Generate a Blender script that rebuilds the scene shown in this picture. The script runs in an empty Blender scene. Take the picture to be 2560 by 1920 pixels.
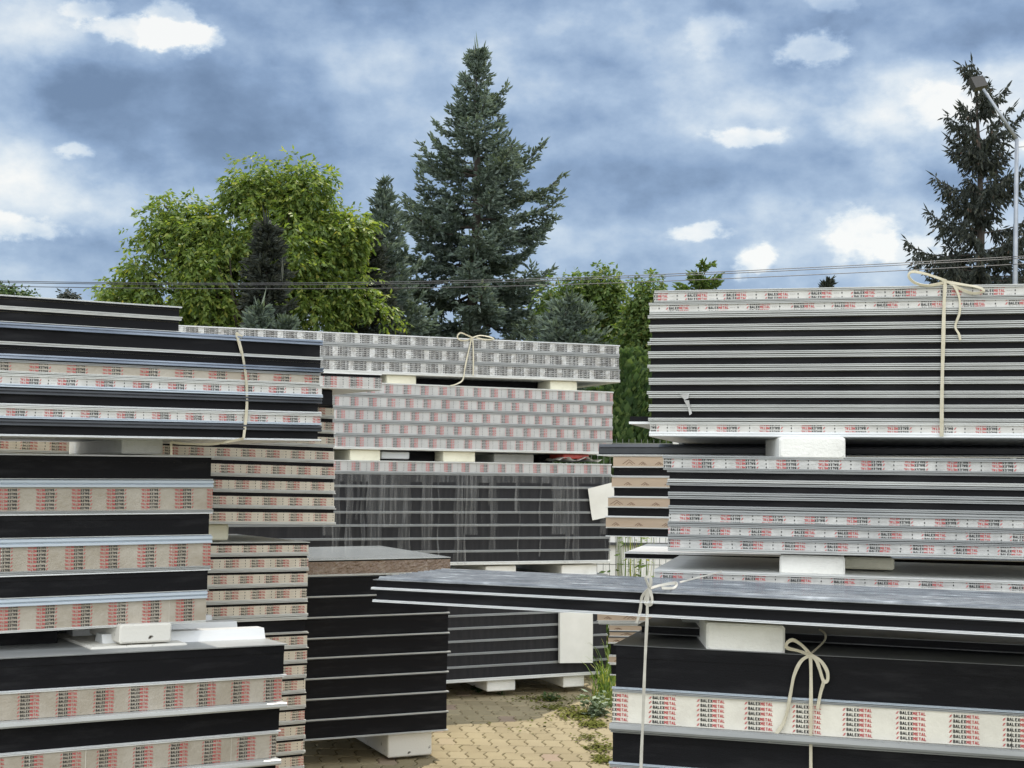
import bpy, math, random
import numpy as np
from mathutils import Vector, Matrix, Euler

random.seed(7)
rng = np.random.default_rng(11)
SC = bpy.context.scene
COL = SC.collection
R = math.radians

# ------------------------------------------------------------------ camera
F = 1280.0 / math.tan(R(20.0))          # focal length in photo pixels (2560 wide)
CAMZ, PITCH, ROLL = 1.49, R(3.74), 0.011
cam = bpy.data.cameras.new('camera')
cam.sensor_width = 36.0
cam.lens = 36.0 * F / 2560.0
cam.clip_start, cam.clip_end = 0.1, 3000.0
cam_ob = bpy.data.objects.new('camera', cam)
CAMROT = Euler((R(90) + PITCH, 0, 0)).to_matrix() @ Matrix.Rotation(ROLL, 3, 'Z')
cam_ob.matrix_world = Matrix.Translation((0, 0, CAMZ)) @ CAMROT.to_4x4()
COL.objects.link(cam_ob)
SC.camera = cam_ob
SC.render.resolution_x, SC.render.resolution_y = 1024, 768

# ------------------------------------------------------------------ exposure, sun, sky
SC.view_settings.view_transform = 'Standard'
SC.view_settings.look = 'None'
SC.view_settings.exposure = 0.4
SC.view_settings.gamma = 1.0
SUN_EL, SUN_AZ = R(61), R(27)            # azimuth measured from +Y towards +X
sun = bpy.data.lights.new('sun', 'SUN')
sun.energy, sun.angle, sun.color = 3.0, R(0.5), (1.0, 0.93, 0.82)
sun_ob = bpy.data.objects.new('sun', sun)
sd = Vector((math.sin(SUN_AZ) * math.cos(SUN_EL), math.cos(SUN_AZ) * math.cos(SUN_EL), math.sin(SUN_EL)))
sun_ob.rotation_euler = (-sd).to_track_quat('-Z', 'Y').to_euler()
sun_ob.location = (4, 8, 14)
COL.objects.link(sun_ob)


class NT:
    """small node-tree helper"""
    def __init__(s, tree):
        s.t = tree
        s.t.nodes.clear()

    def n(s, typ, **kw):
        nd = s.t.nodes.new(typ)
        for k, v in kw.items():
            if k.startswith('i_'):
                key = k[2:]
                nd.inputs[int(key) if key.isdigit() else key].default_value = v
            else:
                setattr(nd, k, v)
        return nd

    def l(s, a, b):
        s.t.links.new(a, b)

    def m(s, op, a, b=None, c=None, clamp=False):
        nd = s.t.nodes.new('ShaderNodeMath')
        nd.operation = op
        nd.use_clamp = clamp
        for i, x in enumerate((a, b, c)):
            if x is None:
                continue
            if isinstance(x, (int, float)):
                nd.inputs[i].default_value = x
            else:
                s.l(x, nd.inputs[i])
        return nd.outputs[0]

    def ramp(s, fac, stops, interp='LINEAR'):
        nd = s.t.nodes.new('ShaderNodeValToRGB')
        nd.color_ramp.interpolation = interp
        e = nd.color_ramp.elements
        while len(e) > 1:
            e.remove(e[-1])
        e[0].position = stops[0][0]
        e[0].color = (*stops[0][1], 1)
        for p, c in stops[1:]:
            k = e.new(p)
            k.color = (*c, 1)
        s.l(fac, nd.inputs[0])
        return nd.outputs[0]

    def mix(s, fac, a, b, blend='MIX'):
        nd = s.t.nodes.new('ShaderNodeMix')
        nd.data_type = 'RGBA'
        nd.blend_type = blend
        for sock, x in ((nd.inputs[0], fac), (nd.inputs[6], a), (nd.inputs[7], b)):
            if isinstance(x, (int, float)):
                sock.default_value = x
            elif isinstance(x, tuple):
                sock.default_value = (*x, 1) if len(x) == 3 else x
            else:
                s.l(x, sock)
        return nd.outputs[2]


world = bpy.data.worlds.new('World')
SC.world = world
world.use_nodes = True
W = NT(world.node_tree)
tc = W.n('ShaderNodeTexCoord')
sep = W.n('ShaderNodeSeparateXYZ')
W.l(tc.outputs['Generated'], sep.inputs[0])
az = W.m('ARCTAN2', sep.outputs[0], sep.outputs[1])
el = W.m('ARCSINE', sep.outputs[2])
# sky coordinates in thousandths of a radian-ish unit: a = azimuth, b = elevation
A = W.m('MULTIPLY', az, F / 1000)
B = W.m('MULTIPLY', el, F / 1000)
comb = W.n('ShaderNodeCombineXYZ')
W.l(A, comb.inputs[0])
W.l(W.m('MULTIPLY', B, 1.5), comb.inputs[1])


def wnoise(scale, detail, rough, off=0.0, sh=(0, 0)):
    mp = W.n('ShaderNodeMapping')
    mp.inputs['Location'].default_value = (off + sh[0], off * 1.7 + sh[1], off * .3)
    W.l(comb.outputs[0], mp.inputs[0])
    nz = W.n('ShaderNodeTexNoise', i_Scale=scale, i_Detail=detail, i_Roughness=rough)
    W.l(mp.outputs[0], nz.inputs['Vector'])
    return nz.outputs[0]


n_big = wnoise(1.6, 5, .55, 3.1)
n_mid = wnoise(4.5, 7, .6, 7.7)
n_fine = wnoise(13, 8, .62, 1.3)
n_wx = W.m('SUBTRACT', wnoise(5, 6, .6, 12.0), .5)
n_wy = W.m('SUBTRACT', wnoise(5, 6, .6, 21.0), .5)
AW = W.m('MULTIPLY_ADD', n_wx, .16, A)
BW = W.m('MULTIPLY_ADD', n_wy, .10, B)
edge = W.m('MULTIPLY', W.m('SUBTRACT', n_fine, .5), 1.5)


def blob(u, v, rx, ry, soft, edgy):
    a0, b0 = (u - 1280) / 1000, (1190 - v) / 1000
    dx = W.m('MULTIPLY', W.m('SUBTRACT', AW, a0), 1 / rx)
    dy = W.m('MULTIPLY', W.m('SUBTRACT', BW, b0), 1 / ry)
    r = W.m('SQRT', W.m('ADD', W.m('MULTIPLY', dx, dx), W.m('MULTIPLY', dy, dy)))
    k = W.m('SUBTRACT', 1.0, r)
    if edgy:
        k = W.m('MULTIPLY_ADD', edge, edgy, k)
    mr = W.n('ShaderNodeMapRange', interpolation_type='SMOOTHSTEP')
    mr.inputs[1].default_value = -soft * .5
    mr.inputs[2].default_value = soft
    W.l(k, mr.inputs[0])
    return mr.outputs[0]


V = W.m('MULTIPLY_ADD', W.m('SUBTRACT', n_big, .5), .55, .33)
V = W.m('MULTIPLY_ADD', W.m('SUBTRACT', n_mid, .5), .30, V)
V = W.m('MULTIPLY_ADD', W.m('SUBTRACT', n_fine, .5), .06, V)
# relief: lumps brighten on the side that faces the sun (up and to the right)
rel_a = W.m('SUBTRACT', wnoise(2.1, 10, .52, 5.5), wnoise(2.1, 10, .52, 5.5, (.05, .10)))
rel_b = W.m('SUBTRACT', wnoise(7.5, 9, .6, 9.2), wnoise(7.5, 9, .6, 9.2, (.016, .032)))
V = W.m('MULTIPLY_ADD', rel_a, 1.0, V)
V = W.m('MULTIPLY_ADD', rel_b, .22, V)
DARK = [(470, 330, .46, .15, .30), (190, 270, .12, .07, .22), (760, 470, .55, .10, .12), (1400, 470, .34, .13, .18),
        (1960, 440, .30, .07, .12), (2330, 130, .34, .13, .16), (230, 665, .20, .05, .16), (470, 70, .3, .08, .10),
        (1050, 60, .3, .08, .06)]
HAZE = [(70, 170, .17, .13, .40), (90, 540, .32, .10, .46), (60, 400, .16, .16, .16), (1270, 190, .16, .14, .20),
        (900, 200, .14, .10, .14), (1800, 190, .19, .17, .24), (1560, 130, .12, .12, .10), (2140, 270, .16, .10, .20), (2290, 330, .22, .13, .40),
        (2520, 250, .14, .10, .30), (1750, 600, .6, .10, .22), (2000, 330, .3, .08, .10), (2150, 640, .30, .10, .22), (960, 470, .12, .05, .26),
        (560, 520, .3, .05, .08), (2520, 480, .12, .16, .25)]
for (u, v, rx, ry, k) in DARK:
    V = W.m('MULTIPLY_ADD', blob(u, v, rx, ry, .75, .4), -k * 1.1, V)
for (u, v, rx, ry, k) in HAZE:
    V = W.m('MULTIPLY_ADD', blob(u, v, rx, ry, .9, .35), k, V)
V = W.m('MULTIPLY', W.m('ADD', V, W.m('SQRT', W.m('MULTIPLY_ADD', V, V, .035))), .5)      # soft floor keeps structure in the dark clouds
V = W.m('MULTIPLY_ADD', W.m('SUBTRACT', n_mid, .5), .22, V)
V = W.m('MULTIPLY_ADD', rel_a, .45, V)
WHITE = [(430, 128, .085, .062, .46), (350, 146, .13, .034, .46), (215, 105, .06, .03, .28), (480, 150, .06, .032, .40), (190, 440, .045, .022, .34),
         (60, 620, .15, .030, .34), (2030, 158, .09, .042, .44), (2075, 45, .06, .035, .22), (1850, 360, .10, .026, .34),
         (1760, 582, .08, .020, .40), (1885, 652, .058, .036, .46), (2150, 610, .09, .065, .36), (2245, 640, .10, .04, .26), (2570, 405, .06, .03, .5), (110, 10, .16, .02, .32),
         (1780, 110, .07, .05, .14), (2330, 300, .09, .05, .2)]
for (u, v, rx, ry, k) in WHITE:
    V = W.m('MULTIPLY_ADD', blob(u, v, rx, ry, .38, .95), k, V)
cloud = W.ramp(V, [(0.0, (.115, .175, .28)), (.2, (.19, .275, .415)), (.42, (.30, .395, .53)), (.62, (.45, .53, .62)),
                   (.8, (.60, .65, .685)), (1.0, (.76, .76, .735))])
# sky behind the camera brightened and warmed, added as fill for shaded fronts
gl = W.m('MULTIPLY_ADD', sep.outputs[1], -.9, W.m('MULTIPLY', sep.outputs[2], .35))
gain = W.n('ShaderNodeMapRange', interpolation_type='SMOOTHSTEP')
gain.inputs[1].default_value, gain.inputs[2].default_value = -.1, .8
gain.inputs[3].default_value, gain.inputs[4].default_value = 1.0, 3.0
W.l(gl, gain.inputs[0])
whiter = W.mix(W.m('MULTIPLY', W.m('SUBTRACT', gain.outputs[0], 1.0), .33), cloud, (.80, .78, .73))
bgc = W.n('ShaderNodeBackground')
W.l(whiter, bgc.inputs[0])
W.l(gain.outputs[0], bgc.inputs[1])
sky = W.n('ShaderNodeTexSky', sky_type='NISHITA', sun_disc=False, sun_elevation=SUN_EL, sun_rotation=SUN_AZ)
bgs = W.n('ShaderNodeBackground', i_Strength=.09)
W.l(sky.outputs[0], bgs.inputs[0])
mixw = W.n('ShaderNodeMixShader')
mixw.inputs[0].default_value = .88
W.l(bgs.outputs[0], mixw.inputs[1])
W.l(bgc.outputs[0], mixw.inputs[2])
outw = W.n('ShaderNodeOutputWorld')
W.l(mixw.outputs[0], outw.inputs[0])


# ------------------------------------------------------------------ projection helper
def P(u, v, d):
    """world point on the line of sight through photo pixel (u, v) at distance d along +Y"""
    r = CAMROT @ Vector(((u - 1280) / F, -(v - 960) / F, -1.0))
    r = r * (d / r.y)
    return Vector((r.x, r.y, r.z + CAMZ))


# ------------------------------------------------------------------ materials
MATS = {}


def mat(name, base, rough=.5, metal=0.0, spec=.5, var=None, vscale=6.0, bump=0.0, bscale=60.0, bdist=.004, stretch=None,
        transl=0.0, island=None, coat=0.0, vcontrast=(.35, .65), rvar=0.0):
    m_ = bpy.data.materials.new(name)
    m_.use_nodes = True
    T = NT(m_.node_tree)
    bs = T.n('ShaderNodeBsdfPrincipled')
    bs.inputs['Roughness'].default_value = rough
    bs.inputs['Metallic'].default_value = metal
    bs.inputs['Specular IOR Level'].default_value = spec
    bs.inputs['Coat Weight'].default_value = coat
    tco = T.n('ShaderNodeTexCoord')
    mp = T.n('ShaderNodeMapping')
    if stretch:
        mp.inputs['Scale'].default_value = stretch
    T.l(tco.outputs['Object'], mp.inputs[0])
    col = None
    if var is not None:
        nz = T.n('ShaderNodeTexNoise', i_Scale=vscale, i_Detail=6, i_Roughness=.6)
        T.l(mp.outputs[0], nz.inputs['Vector'])
        mr = T.n('ShaderNodeMapRange')
        mr.inputs[1].default_value, mr.inputs[2].default_value = vcontrast
        T.l(nz.outputs[0], mr.inputs[0])
        col = T.mix(mr.outputs[0], base, var)
        if rvar:
            T.l(T.m('MULTIPLY_ADD', mr.outputs[0], rvar, rough), bs.inputs['Roughness'])
    if island is not None:
        ge = T.n('ShaderNodeNewGeometry')
        rp = T.ramp(ge.outputs['Random Per Island'], island)
        col = rp if col is None else T.mix(.5, col, rp)
    if col is None:
        bs.inputs['Base Color'].default_value = (*base, 1)
    else:
        T.l(col, bs.inputs['Base Color'])
    if bump:
        nb = T.n('ShaderNodeTexNoise', i_Scale=bscale, i_Detail=5, i_Roughness=.6)
        T.l(mp.outputs[0], nb.inputs['Vector'])
        bp = T.n('ShaderNodeBump', i_Strength=bump, i_Distance=bdist)
        T.l(nb.outputs[0], bp.inputs['Height'])
        T.l(bp.outputs[0], bs.inputs['Normal'])
    out = T.n('ShaderNodeOutputMaterial')
    if transl:
        tr = T.n('ShaderNodeBsdfTranslucent')
        if col is None:
            tr.inputs[0].default_value = (*[min(1, c * 1.3) for c in base], 1)
        else:
            T.l(T.mix(1.0, col, (1.28, 1.3, .55), 'MULTIPLY'), tr.inputs[0])
        mx = T.n('ShaderNodeMixShader')
        mx.inputs[0].default_value = transl
        T.l(bs.outputs[0], mx.inputs[1])
        T.l(tr.outputs[0], mx.inputs[2])
        T.l(mx.outputs[0], out.inputs[0])
    else:
        T.l(bs.outputs[0], out.inputs[0])
    MATS[name] = m_
    return m_


mat('pale_steel', (.66, .665, .64), .36, var=(.55, .555, .53), vscale=9, stretch=(.4, 1, 3))
mat('grey_steel', (.36, .37, .365), .40, var=(.27, .28, .28), vscale=9, stretch=(.4, 1, 3))
mat('grey_film', (.34, .36, .36), .14, var=(.42, .44, .44), vscale=3, bump=.15, bscale=6)
mat('white_steel', (.78, .79, .79), .30, var=(.70, .72, .73), vscale=7, stretch=(.4, 1, 3))
mat('lip_steel', (.52, .53, .51), .36, var=(.42, .425, .41), vscale=9, stretch=(.4, 1, 3))
mat('tape_dull', (.56, .555, .53), .30, var=(.40, .40, .385), vscale=14, bump=.5, bscale=30, bdist=.008)
mat('bluish_steel', (.52, .58, .64), .28, var=(.50, .57, .64), vscale=7, stretch=(.4, 1, 3))
mat('filmed_blue_steel', (.10, .125, .17), .14, metal=.4, var=(.26, .30, .36), vscale=5, stretch=(.5, 1, 6), bump=.15, bscale=18)
mat('anthracite_steel', (.035, .04, .05), .32, var=(.05, .056, .066), vscale=8, bump=.06, bscale=20)
mat('grey_dark_steel', (.10, .105, .11), .42, var=(.13, .135, .14), vscale=6)
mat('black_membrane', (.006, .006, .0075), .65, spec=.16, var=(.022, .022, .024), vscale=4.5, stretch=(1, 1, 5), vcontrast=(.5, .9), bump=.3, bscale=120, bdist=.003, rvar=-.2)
mat('dusty_membrane', (.012, .012, .014), .55, spec=.25, var=(.026, .025, .027), vscale=9, stretch=(3, 1, .35), vcontrast=(.4, .75))
mat('core_foam', (.70, .62, .42), .9)
mat('tape_cream', (.75, .72, .63), .32, var=(.63, .60, .525), vscale=9, bump=.35, bscale=26, bdist=.006)
mat('tape_beige', (.36, .315, .25), .30, var=(.45, .41, .345), vscale=7, bump=.55, bscale=22, bdist=.008, rvar=.1)
mat('tape_white', (.62, .61, .575), .30, var=(.50, .49, .46), vscale=12, bump=.35, bscale=30, bdist=.006)
mat('tape_tan', (.74, .67, .56), .36, var=(.64, .58, .48), vscale=12, bump=.3, bscale=30, bdist=.005)
mat('tape_grey', (.46, .455, .44), .36, var=(.38, .38, .37), vscale=10, bump=.3, bscale=25, bdist=.005)
mat('tape_foil', (.58, .58, .56), .28, metal=.3, var=(.40, .39, .37), vscale=16, bump=.9, bscale=34, bdist=.02, vcontrast=(.42, .6))
mat('tape_orange', (.50, .38, .27), .38, var=(.40, .31, .235), vscale=9, stretch=(.3, 1, 1), bump=.4, bscale=20, bdist=.006)
mat('tape_brown', (.27, .20, .155), .26, var=(.40, .33, .27), vscale=20, bump=1.0, bscale=34, bdist=.03, stretch=(1, 1, .8), vcontrast=(.5, .75))
mat('print_black', (.012, .012, .013), .4)
mat('print_red', (.50, .085, .085), .4)
mat('print_grey', (.36, .34, .33), .5)
mat('print_brown', (.16, .09, .05), .6)
mat('white_foam', (.83, .82, .77), .85, spec=.2, var=(.66, .65, .60), vscale=9, bump=.6, bscale=110, bdist=.005, vcontrast=(.5, .85))
mat('cream_foam', (.78, .75, .60), .85, spec=.2, var=(.62, .59, .46), vscale=9, bump=.6, bscale=110, bdist=.005, vcontrast=(.5, .85))
mat('stained_or_shaded_foam', (.72, .70, .64), .9, spec=.2, var=(.05, .04, .03), vscale=14, bump=.4, bscale=90, bdist=.004, vcontrast=(.66, .72))
mat('strap_grey', (.52, .50, .44), .6, var=(.40, .38, .33), vscale=30)
mat('strap_cloth', (.68, .63, .50), .6, var=(.58, .53, .40), vscale=40, transl=.15)
mat('paper_white', (.72, .71, .66), .6, var=(.66, .65, .60), vscale=8, bump=.1, bscale=9)
mat('red_paint', (.50, .07, .05), .4)
mat('galvanised', (.36, .38, .41), .42, metal=.3, var=(.28, .30, .33), vscale=4)
mat('lamp_grey', (.055, .052, .05), .45)
mat('wire_dark', (.05, .05, .055), .5)
mat('fence_wire', (.16, .17, .16), .5, metal=.3)
mat('plaster', (.80, .79, .74), .9, var=(.72, .70, .66), vscale=2)
mat('bark', (.085, .068, .055), .9, var=(.045, .036, .03), vscale=12, stretch=(1, 1, .25), bump=.6, bscale=24, bdist=.03)
mat('spruce_needles', (.05, .08, .07), .6, spec=.3, island=[(0, (.06, .082, .07)), (.5, (.14, .185, .158)), (.85, (.215, .27, .235)), (1, (.27, .31, .26))], transl=.2)
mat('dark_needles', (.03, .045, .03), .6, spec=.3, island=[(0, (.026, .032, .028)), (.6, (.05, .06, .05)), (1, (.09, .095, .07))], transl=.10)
mat('cone_scales', (.11, .075, .05), .7, island=[(0, (.07, .05, .035)), (1, (.15, .10, .07))])
mat('walnut_leaves', (.10, .17, .03), .45, spec=.4, island=[(0, (.07, .115, .035)), (.4, (.155, .225, .06)), (.8, (.25, .325, .085)), (.92, (.34, .37, .10)), (.985, (.30, .33, .08)), (1, (.5, .42, .06))], transl=.5)
mat('hedge_leaves', (.05, .09, .03), .5, spec=.3, island=[(0, (.03, .062, .022)), (.6, (.07, .12, .04)), (1, (.13, .18, .06))], transl=.28)
mat('ash_leaves', (.07, .12, .04), .5, spec=.3, island=[(0, (.06, .105, .035)), (.6, (.13, .195, .06)), (.95, (.20, .25, .075)), (1, (.28, .28, .10))], transl=.5)
mat('weed_leaves', (.11, .18, .05), .5, spec=.3, island=[(0, (.08, .14, .035)), (.6, (.16, .24, .06)), (.85, (.26, .31, .08)), (1, (.52, .46, .12))], transl=.4)
mat('grey_weed_leaves', (.22, .28, .18), .6, island=[(0, (.14, .20, .11)), (1, (.32, .38, .27))], transl=.25)
mat('moss_green', (.10, .11, .02), .95, spec=.1, island=[(0, (.065, .075, .012)), (.7, (.12, .125, .025)), (1, (.17, .16, .05))])
mat('paver_concrete', (.32, .27, .17), .9, spec=.25, var=(.20, .165, .105), vscale=2.2, bump=.5, bscale=70, bdist=.004,
    island=[(0, (.29, .235, .135)), (.5, (.36, .295, .175)), (.93, (.41, .34, .21)), (.965, (.38, .285, .22)), (1, (.37, .25, .20))])
mat('joint_sand', (.105, .080, .04), .95, spec=.1, var=(.07, .07, .02), vscale=5, bump=.5, bscale=80)
mat('far_ground', (.20, .17, .11), .95, spec=.1, var=(.10, .12, .04), vscale=.35)


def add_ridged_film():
    """glossy protective film with long shallow creases, their sun glints painted in"""
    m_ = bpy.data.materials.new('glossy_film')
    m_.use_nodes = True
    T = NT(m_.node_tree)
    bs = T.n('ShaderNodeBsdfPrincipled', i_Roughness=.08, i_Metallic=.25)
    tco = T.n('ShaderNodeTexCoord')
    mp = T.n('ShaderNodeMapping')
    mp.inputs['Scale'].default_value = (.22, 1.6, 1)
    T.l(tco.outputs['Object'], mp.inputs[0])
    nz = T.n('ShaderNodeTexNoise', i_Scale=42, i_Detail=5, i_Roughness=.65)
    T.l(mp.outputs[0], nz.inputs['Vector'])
    T.l(T.ramp(nz.outputs[0], [(.3, (.10, .11, .12)), (.48, (.20, .21, .22)), (.60, (.28, .295, .30)), (.74, (.60, .62, .62))]), bs.inputs['Base Color'])  # pale streaks paint sunlit glints of the creases into the colour
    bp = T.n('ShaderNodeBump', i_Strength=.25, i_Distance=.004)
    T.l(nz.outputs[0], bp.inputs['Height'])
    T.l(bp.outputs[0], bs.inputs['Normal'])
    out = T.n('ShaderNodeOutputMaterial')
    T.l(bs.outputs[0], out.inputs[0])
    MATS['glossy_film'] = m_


def add_stretch_film():
    m_ = bpy.data.materials.new('stretch_film')
    m_.use_nodes = True
    T = NT(m_.node_tree)
    tco = T.n('ShaderNodeTexCoord')
    mp = T.n('ShaderNodeMapping')
    mp.inputs['Scale'].default_value = (34, 1, 1.1)
    T.l(tco.outputs['Object'], mp.inputs[0])
    nz = T.n('ShaderNodeTexNoise', i_Scale=1.6, i_Detail=7, i_Roughness=.68)
    T.l(mp.outputs[0], nz.inputs['Vector'])
    mr = T.n('ShaderNodeMapRange')
    mr.inputs[1].default_value, mr.inputs[2].default_value = .48, .82
    mr.inputs[3].default_value, mr.inputs[4].default_value = .06, .56
    T.l(nz.outputs[0], mr.inputs[0])
    tr = T.n('ShaderNodeBsdfTransparent')
    bs = T.n('ShaderNodeBsdfPrincipled', i_Roughness=.25)
    bs.inputs['Base Color'].default_value = (.42, .42, .41, 1)
    mx = T.n('ShaderNodeMixShader')
    T.l(mr.outputs[0], mx.inputs[0])
    T.l(tr.outputs[0], mx.inputs[1])
    T.l(bs.outputs[0], mx.inputs[2])
    out = T.n('ShaderNodeOutputMaterial')
    T.l(mx.outputs[0], out.inputs[0])
    MATS['stretch_film'] = m_


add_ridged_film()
add_stretch_film()


# ------------------------------------------------------------------ mesh helpers
class MB:
    """collects vertices and faces; build() links ONE mesh object"""
    def __init__(s):
        s.v, s.f, s.mi = [], [], []

    def add(s, verts, faces, mi=0):
        b = len(s.v)
        s.v.extend([tuple(x) for x in verts])
        s.f.extend([tuple(b + i for i in f) for f in faces])
        s.mi.extend([mi] * len(faces))

    def box(s, x0, x1, y0, y1, z0, z1, mi=0, front_mi=None):
        vs = [(x0, y0, z0), (x1, y0, z0), (x1, y1, z0), (x0, y1, z0), (x0, y0, z1), (x1, y0, z1), (x1, y1, z1), (x0, y1, z1)]
        s.add(vs, [(0, 3, 2, 1), (4, 5, 6, 7), (1, 2, 6, 5), (2, 3, 7, 6), (3, 0, 4, 7)], mi)
        s.add(vs, [(0, 1, 5, 4)], mi if front_mi is None else front_mi)

    def extrude(s, prof, x0, x1, mi=0, wob=None, nseg=1):
        """profile of (y, z) swept along x from x0 to x1"""
        n = len(prof)
        vs, fs = [], []
        for k in range(nseg + 1):
            x = x0 + (x1 - x0) * k / nseg
            dy, dz = wob(x) if wob else (0, 0)
            vs += [(x, y + (dy if y < .02 else 0), z + dz) for (y, z) in prof]
        for k in range(nseg):
            for i in range(n):
                j = (i + 1) % n
                fs.append((k * n + i, k * n + j, (k + 1) * n + j, (k + 1) * n + i))
        fs.append(tuple(range(n - 1, -1, -1)))
        fs.append(tuple(nseg * n + i for i in range(n)))
        s.add(vs, fs, mi)

    def tube(s, pts, rad, sides=6, mi=0):
        pts = [Vector(p) for p in pts]
        rads = rad if isinstance(rad, (list, tuple)) else [rad] * len(pts)
        vs, fs = [], []
        up = Vector((.31, .17, .94)).normalized()
        for i, p in enumerate(pts):
            t = (pts[min(i + 1, len(pts) - 1)] - pts[max(i - 1, 0)])
            t = t.normalized() if t.length > 1e-9 else Vector((0, 0, 1))
            a = t.cross(up)
            if a.length < .05:
                a = t.cross(Vector((1, 0, 0)))
            a.normalize()
            b = t.cross(a)
            for k in range(sides):
                an = 2 * math.pi * k / sides
                vs.append(p + (a * math.cos(an) + b * math.sin(an)) * rads[i])
        for i in range(len(pts) - 1):
            for k in range(sides):
                j = (k + 1) % sides
                fs.append((i * sides + k, i * sides + j, (i + 1) * sides + j, (i + 1) * sides + k))
        fs.append(tuple(range(sides - 1, -1, -1)))
        fs.append(tuple((len(pts) - 1) * sides + k for k in range(sides)))
        s.add(vs, fs, mi)

    def ribbon(s, pts, width, normal, thick=.0012, mi=0, twist=None):
        pts = [Vector(p) for p in pts]
        vs, fs = [], []
        n = len(pts)
        ws = width if isinstance(width, (list, tuple)) else [width] * n
        for i, p in enumerate(pts):
            t = (pts[min(i + 1, n - 1)] - pts[max(i - 1, 0)]).normalized()
            sd_ = t.cross(normal)
            sd_ = sd_.normalized() if sd_.length > .02 else Vector((0, 0, 1))
            nn = sd_.cross(t).normalized()
            if twist:
                a = twist(i / (n - 1))
                sd_, nn = sd_ * math.cos(a) + nn * math.sin(a), nn * math.cos(a) - sd_ * math.sin(a)
            w = ws[i] / 2
            vs += [p - sd_ * w + nn * thick, p + sd_ * w + nn * thick, p + sd_ * w - nn * thick, p - sd_ * w - nn * thick]
        for i in range(n - 1):
            for k in range(4):
                j = (k + 1) % 4
                fs.append((i * 4 + k, i * 4 + j, i * 4 + 4 + j, i * 4 + 4 + k))
        fs.append((3, 2, 1, 0))
        fs.append(tuple((n - 1) * 4 + k for k in range(4)))
        s.add(vs, fs, mi)

    def build(s, name, mats, parent=None, smooth=False):
        me = bpy.data.meshes.new(name)
        me.from_pydata(s.v, [], s.f)
        for mn in ([mats] if isinstance(mats, str) else mats):
            me.materials.append(MATS[mn])
        if not isinstance(mats, str):
            me.polygons.foreach_set('material_index', s.mi)
        if smooth:
            me.polygons.foreach_set('use_smooth', [True] * len(me.polygons))
        me.update()
        o = bpy.data.objects.new(name, me)
        COL.objects.link(o)
        o.parent = parent
        return o


def quads_object(name, V4, mats, parent=None, mi=None):
    """V4: (n, 4, 3) array of separate quads -> one mesh"""
    n = len(V4)
    me = bpy.data.meshes.new(name)
    me.vertices.add(n * 4)
    me.vertices.foreach_set('co', np.asarray(V4, dtype=np.float32).reshape(-1))
    me.loops.add(n * 4)
    me.loops.foreach_set('vertex_index', np.arange(n * 4, dtype=np.int32))
    me.polygons.add(n)
    me.polygons.foreach_set('loop_start', np.arange(0, n * 4, 4, dtype=np.int32))
    for mn in ([mats] if isinstance(mats, str) else mats):
        me.materials.append(MATS[mn])
    if mi is not None:
        me.polygons.foreach_set('material_index', np.asarray(mi, dtype=np.int32))
    me.update(calc_edges=True)
    o = bpy.data.objects.new(name, me)
    COL.objects.link(o)
    o.parent = parent
    return o


def thing(name, label, cat, M=None, group=None):
    o = bpy.data.objects.new(name, None)
    o.empty_display_size = .1
    COL.objects.link(o)
    if M is not None:
        o.matrix_world = M
    return tag(o, label, cat, group)


def tag(o, label, cat, group=None):
    o['label'] = label
    o['category'] = cat
    if group:
        o['group'] = group
    return o


def kind(o, k):
    o['kind'] = k
    return o


# ------------------------------------------------------------------ printed lettering
ST = {  # letter strokes in a unit box 0.62 wide, 1 high
    'B': [((.08, 0), (.08, 1)), ((.08, .92), (.48, .92)), ((.08, .5), (.5, .5)), ((.08, .08), (.5, .08)), ((.5, .55), (.5, .9)), ((.54, .08), (.54, .5))],
    'A': [((.02, 0), (.31, 1)), ((.60, 0), (.31, 1)), ((.14, .3), (.48, .3))],
    'L': [((.1, 0), (.1, 1)), ((.1, .08), (.58, .08))],
    'E': [((.1, 0), (.1, 1)), ((.1, .92), (.56, .92)), ((.1, .5), (.5, .5)), ((.1, .08), (.58, .08))],
    'X': [((.04, 0), (.58, 1)), ((.58, 0), (.04, 1))],
    'M': [((.06, 0), (.06, 1)), ((.64, 0), (.64, 1)), ((.06, 1), (.35, .35)), ((.64, 1), (.35, .35))],
    'T': [((.31, 0), (.31, 1)), ((.0, .92), (.62, .92))],
}


def stroke_quad(p, q, w):
    p, q = np.array(p), np.array(q)
    d = q - p
    d = d / np.linalg.norm(d)
    n = np.array([-d[1], d[0]]) * w / 2
    return [p - n, q - n, q + n, p + n]


def make_unit(diamond):
    Q, MI = [], []
    # striped rhomb emblem
    for k in range(3):
        y0 = .08 + .30 * k
        Q.append([(-.05 + .16 * k, y0), (.55 + .16 * k, y0 + .26), (.75 + .16 * k, y0 + .14), (.15 + .16 * k, y0 - .12)])
        MI.append(1)
    x = 1.35
    for i, ch in enumerate('BALEXMETAL'):
        for (p, q) in ST[ch]:
            Q.append([tuple(c) for c in stroke_quad((p[0] + x, p[1]), (q[0] + x, q[1]), .235)])
            MI.append(0 if i < 5 else 1)
        x += .82 if ch != 'M' else .88
    wid = x
    if diamond:                                   # small dashes and an arrow mark between two imprints
        g = wid + .55
        for k in range(3):
            Q.append([(g + .75 * k, .42), (g + .75 * k + .5, .42), (g + .75 * k + .5, .56), (g + .75 * k, .56)])
            MI.append(2)
        c = g + 3.1
        Q.append([(c, .05), (c + .28, .55), (c, 1.0), (c - .28, .55)])
        MI.append(0)
    return np.array([[list(p) for p in q] for q in Q]), np.array(MI), wid


UNIT_A, MI_A, W_A = make_unit(True)
UNIT_D, MI_D, W_D = make_unit(False)


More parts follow.
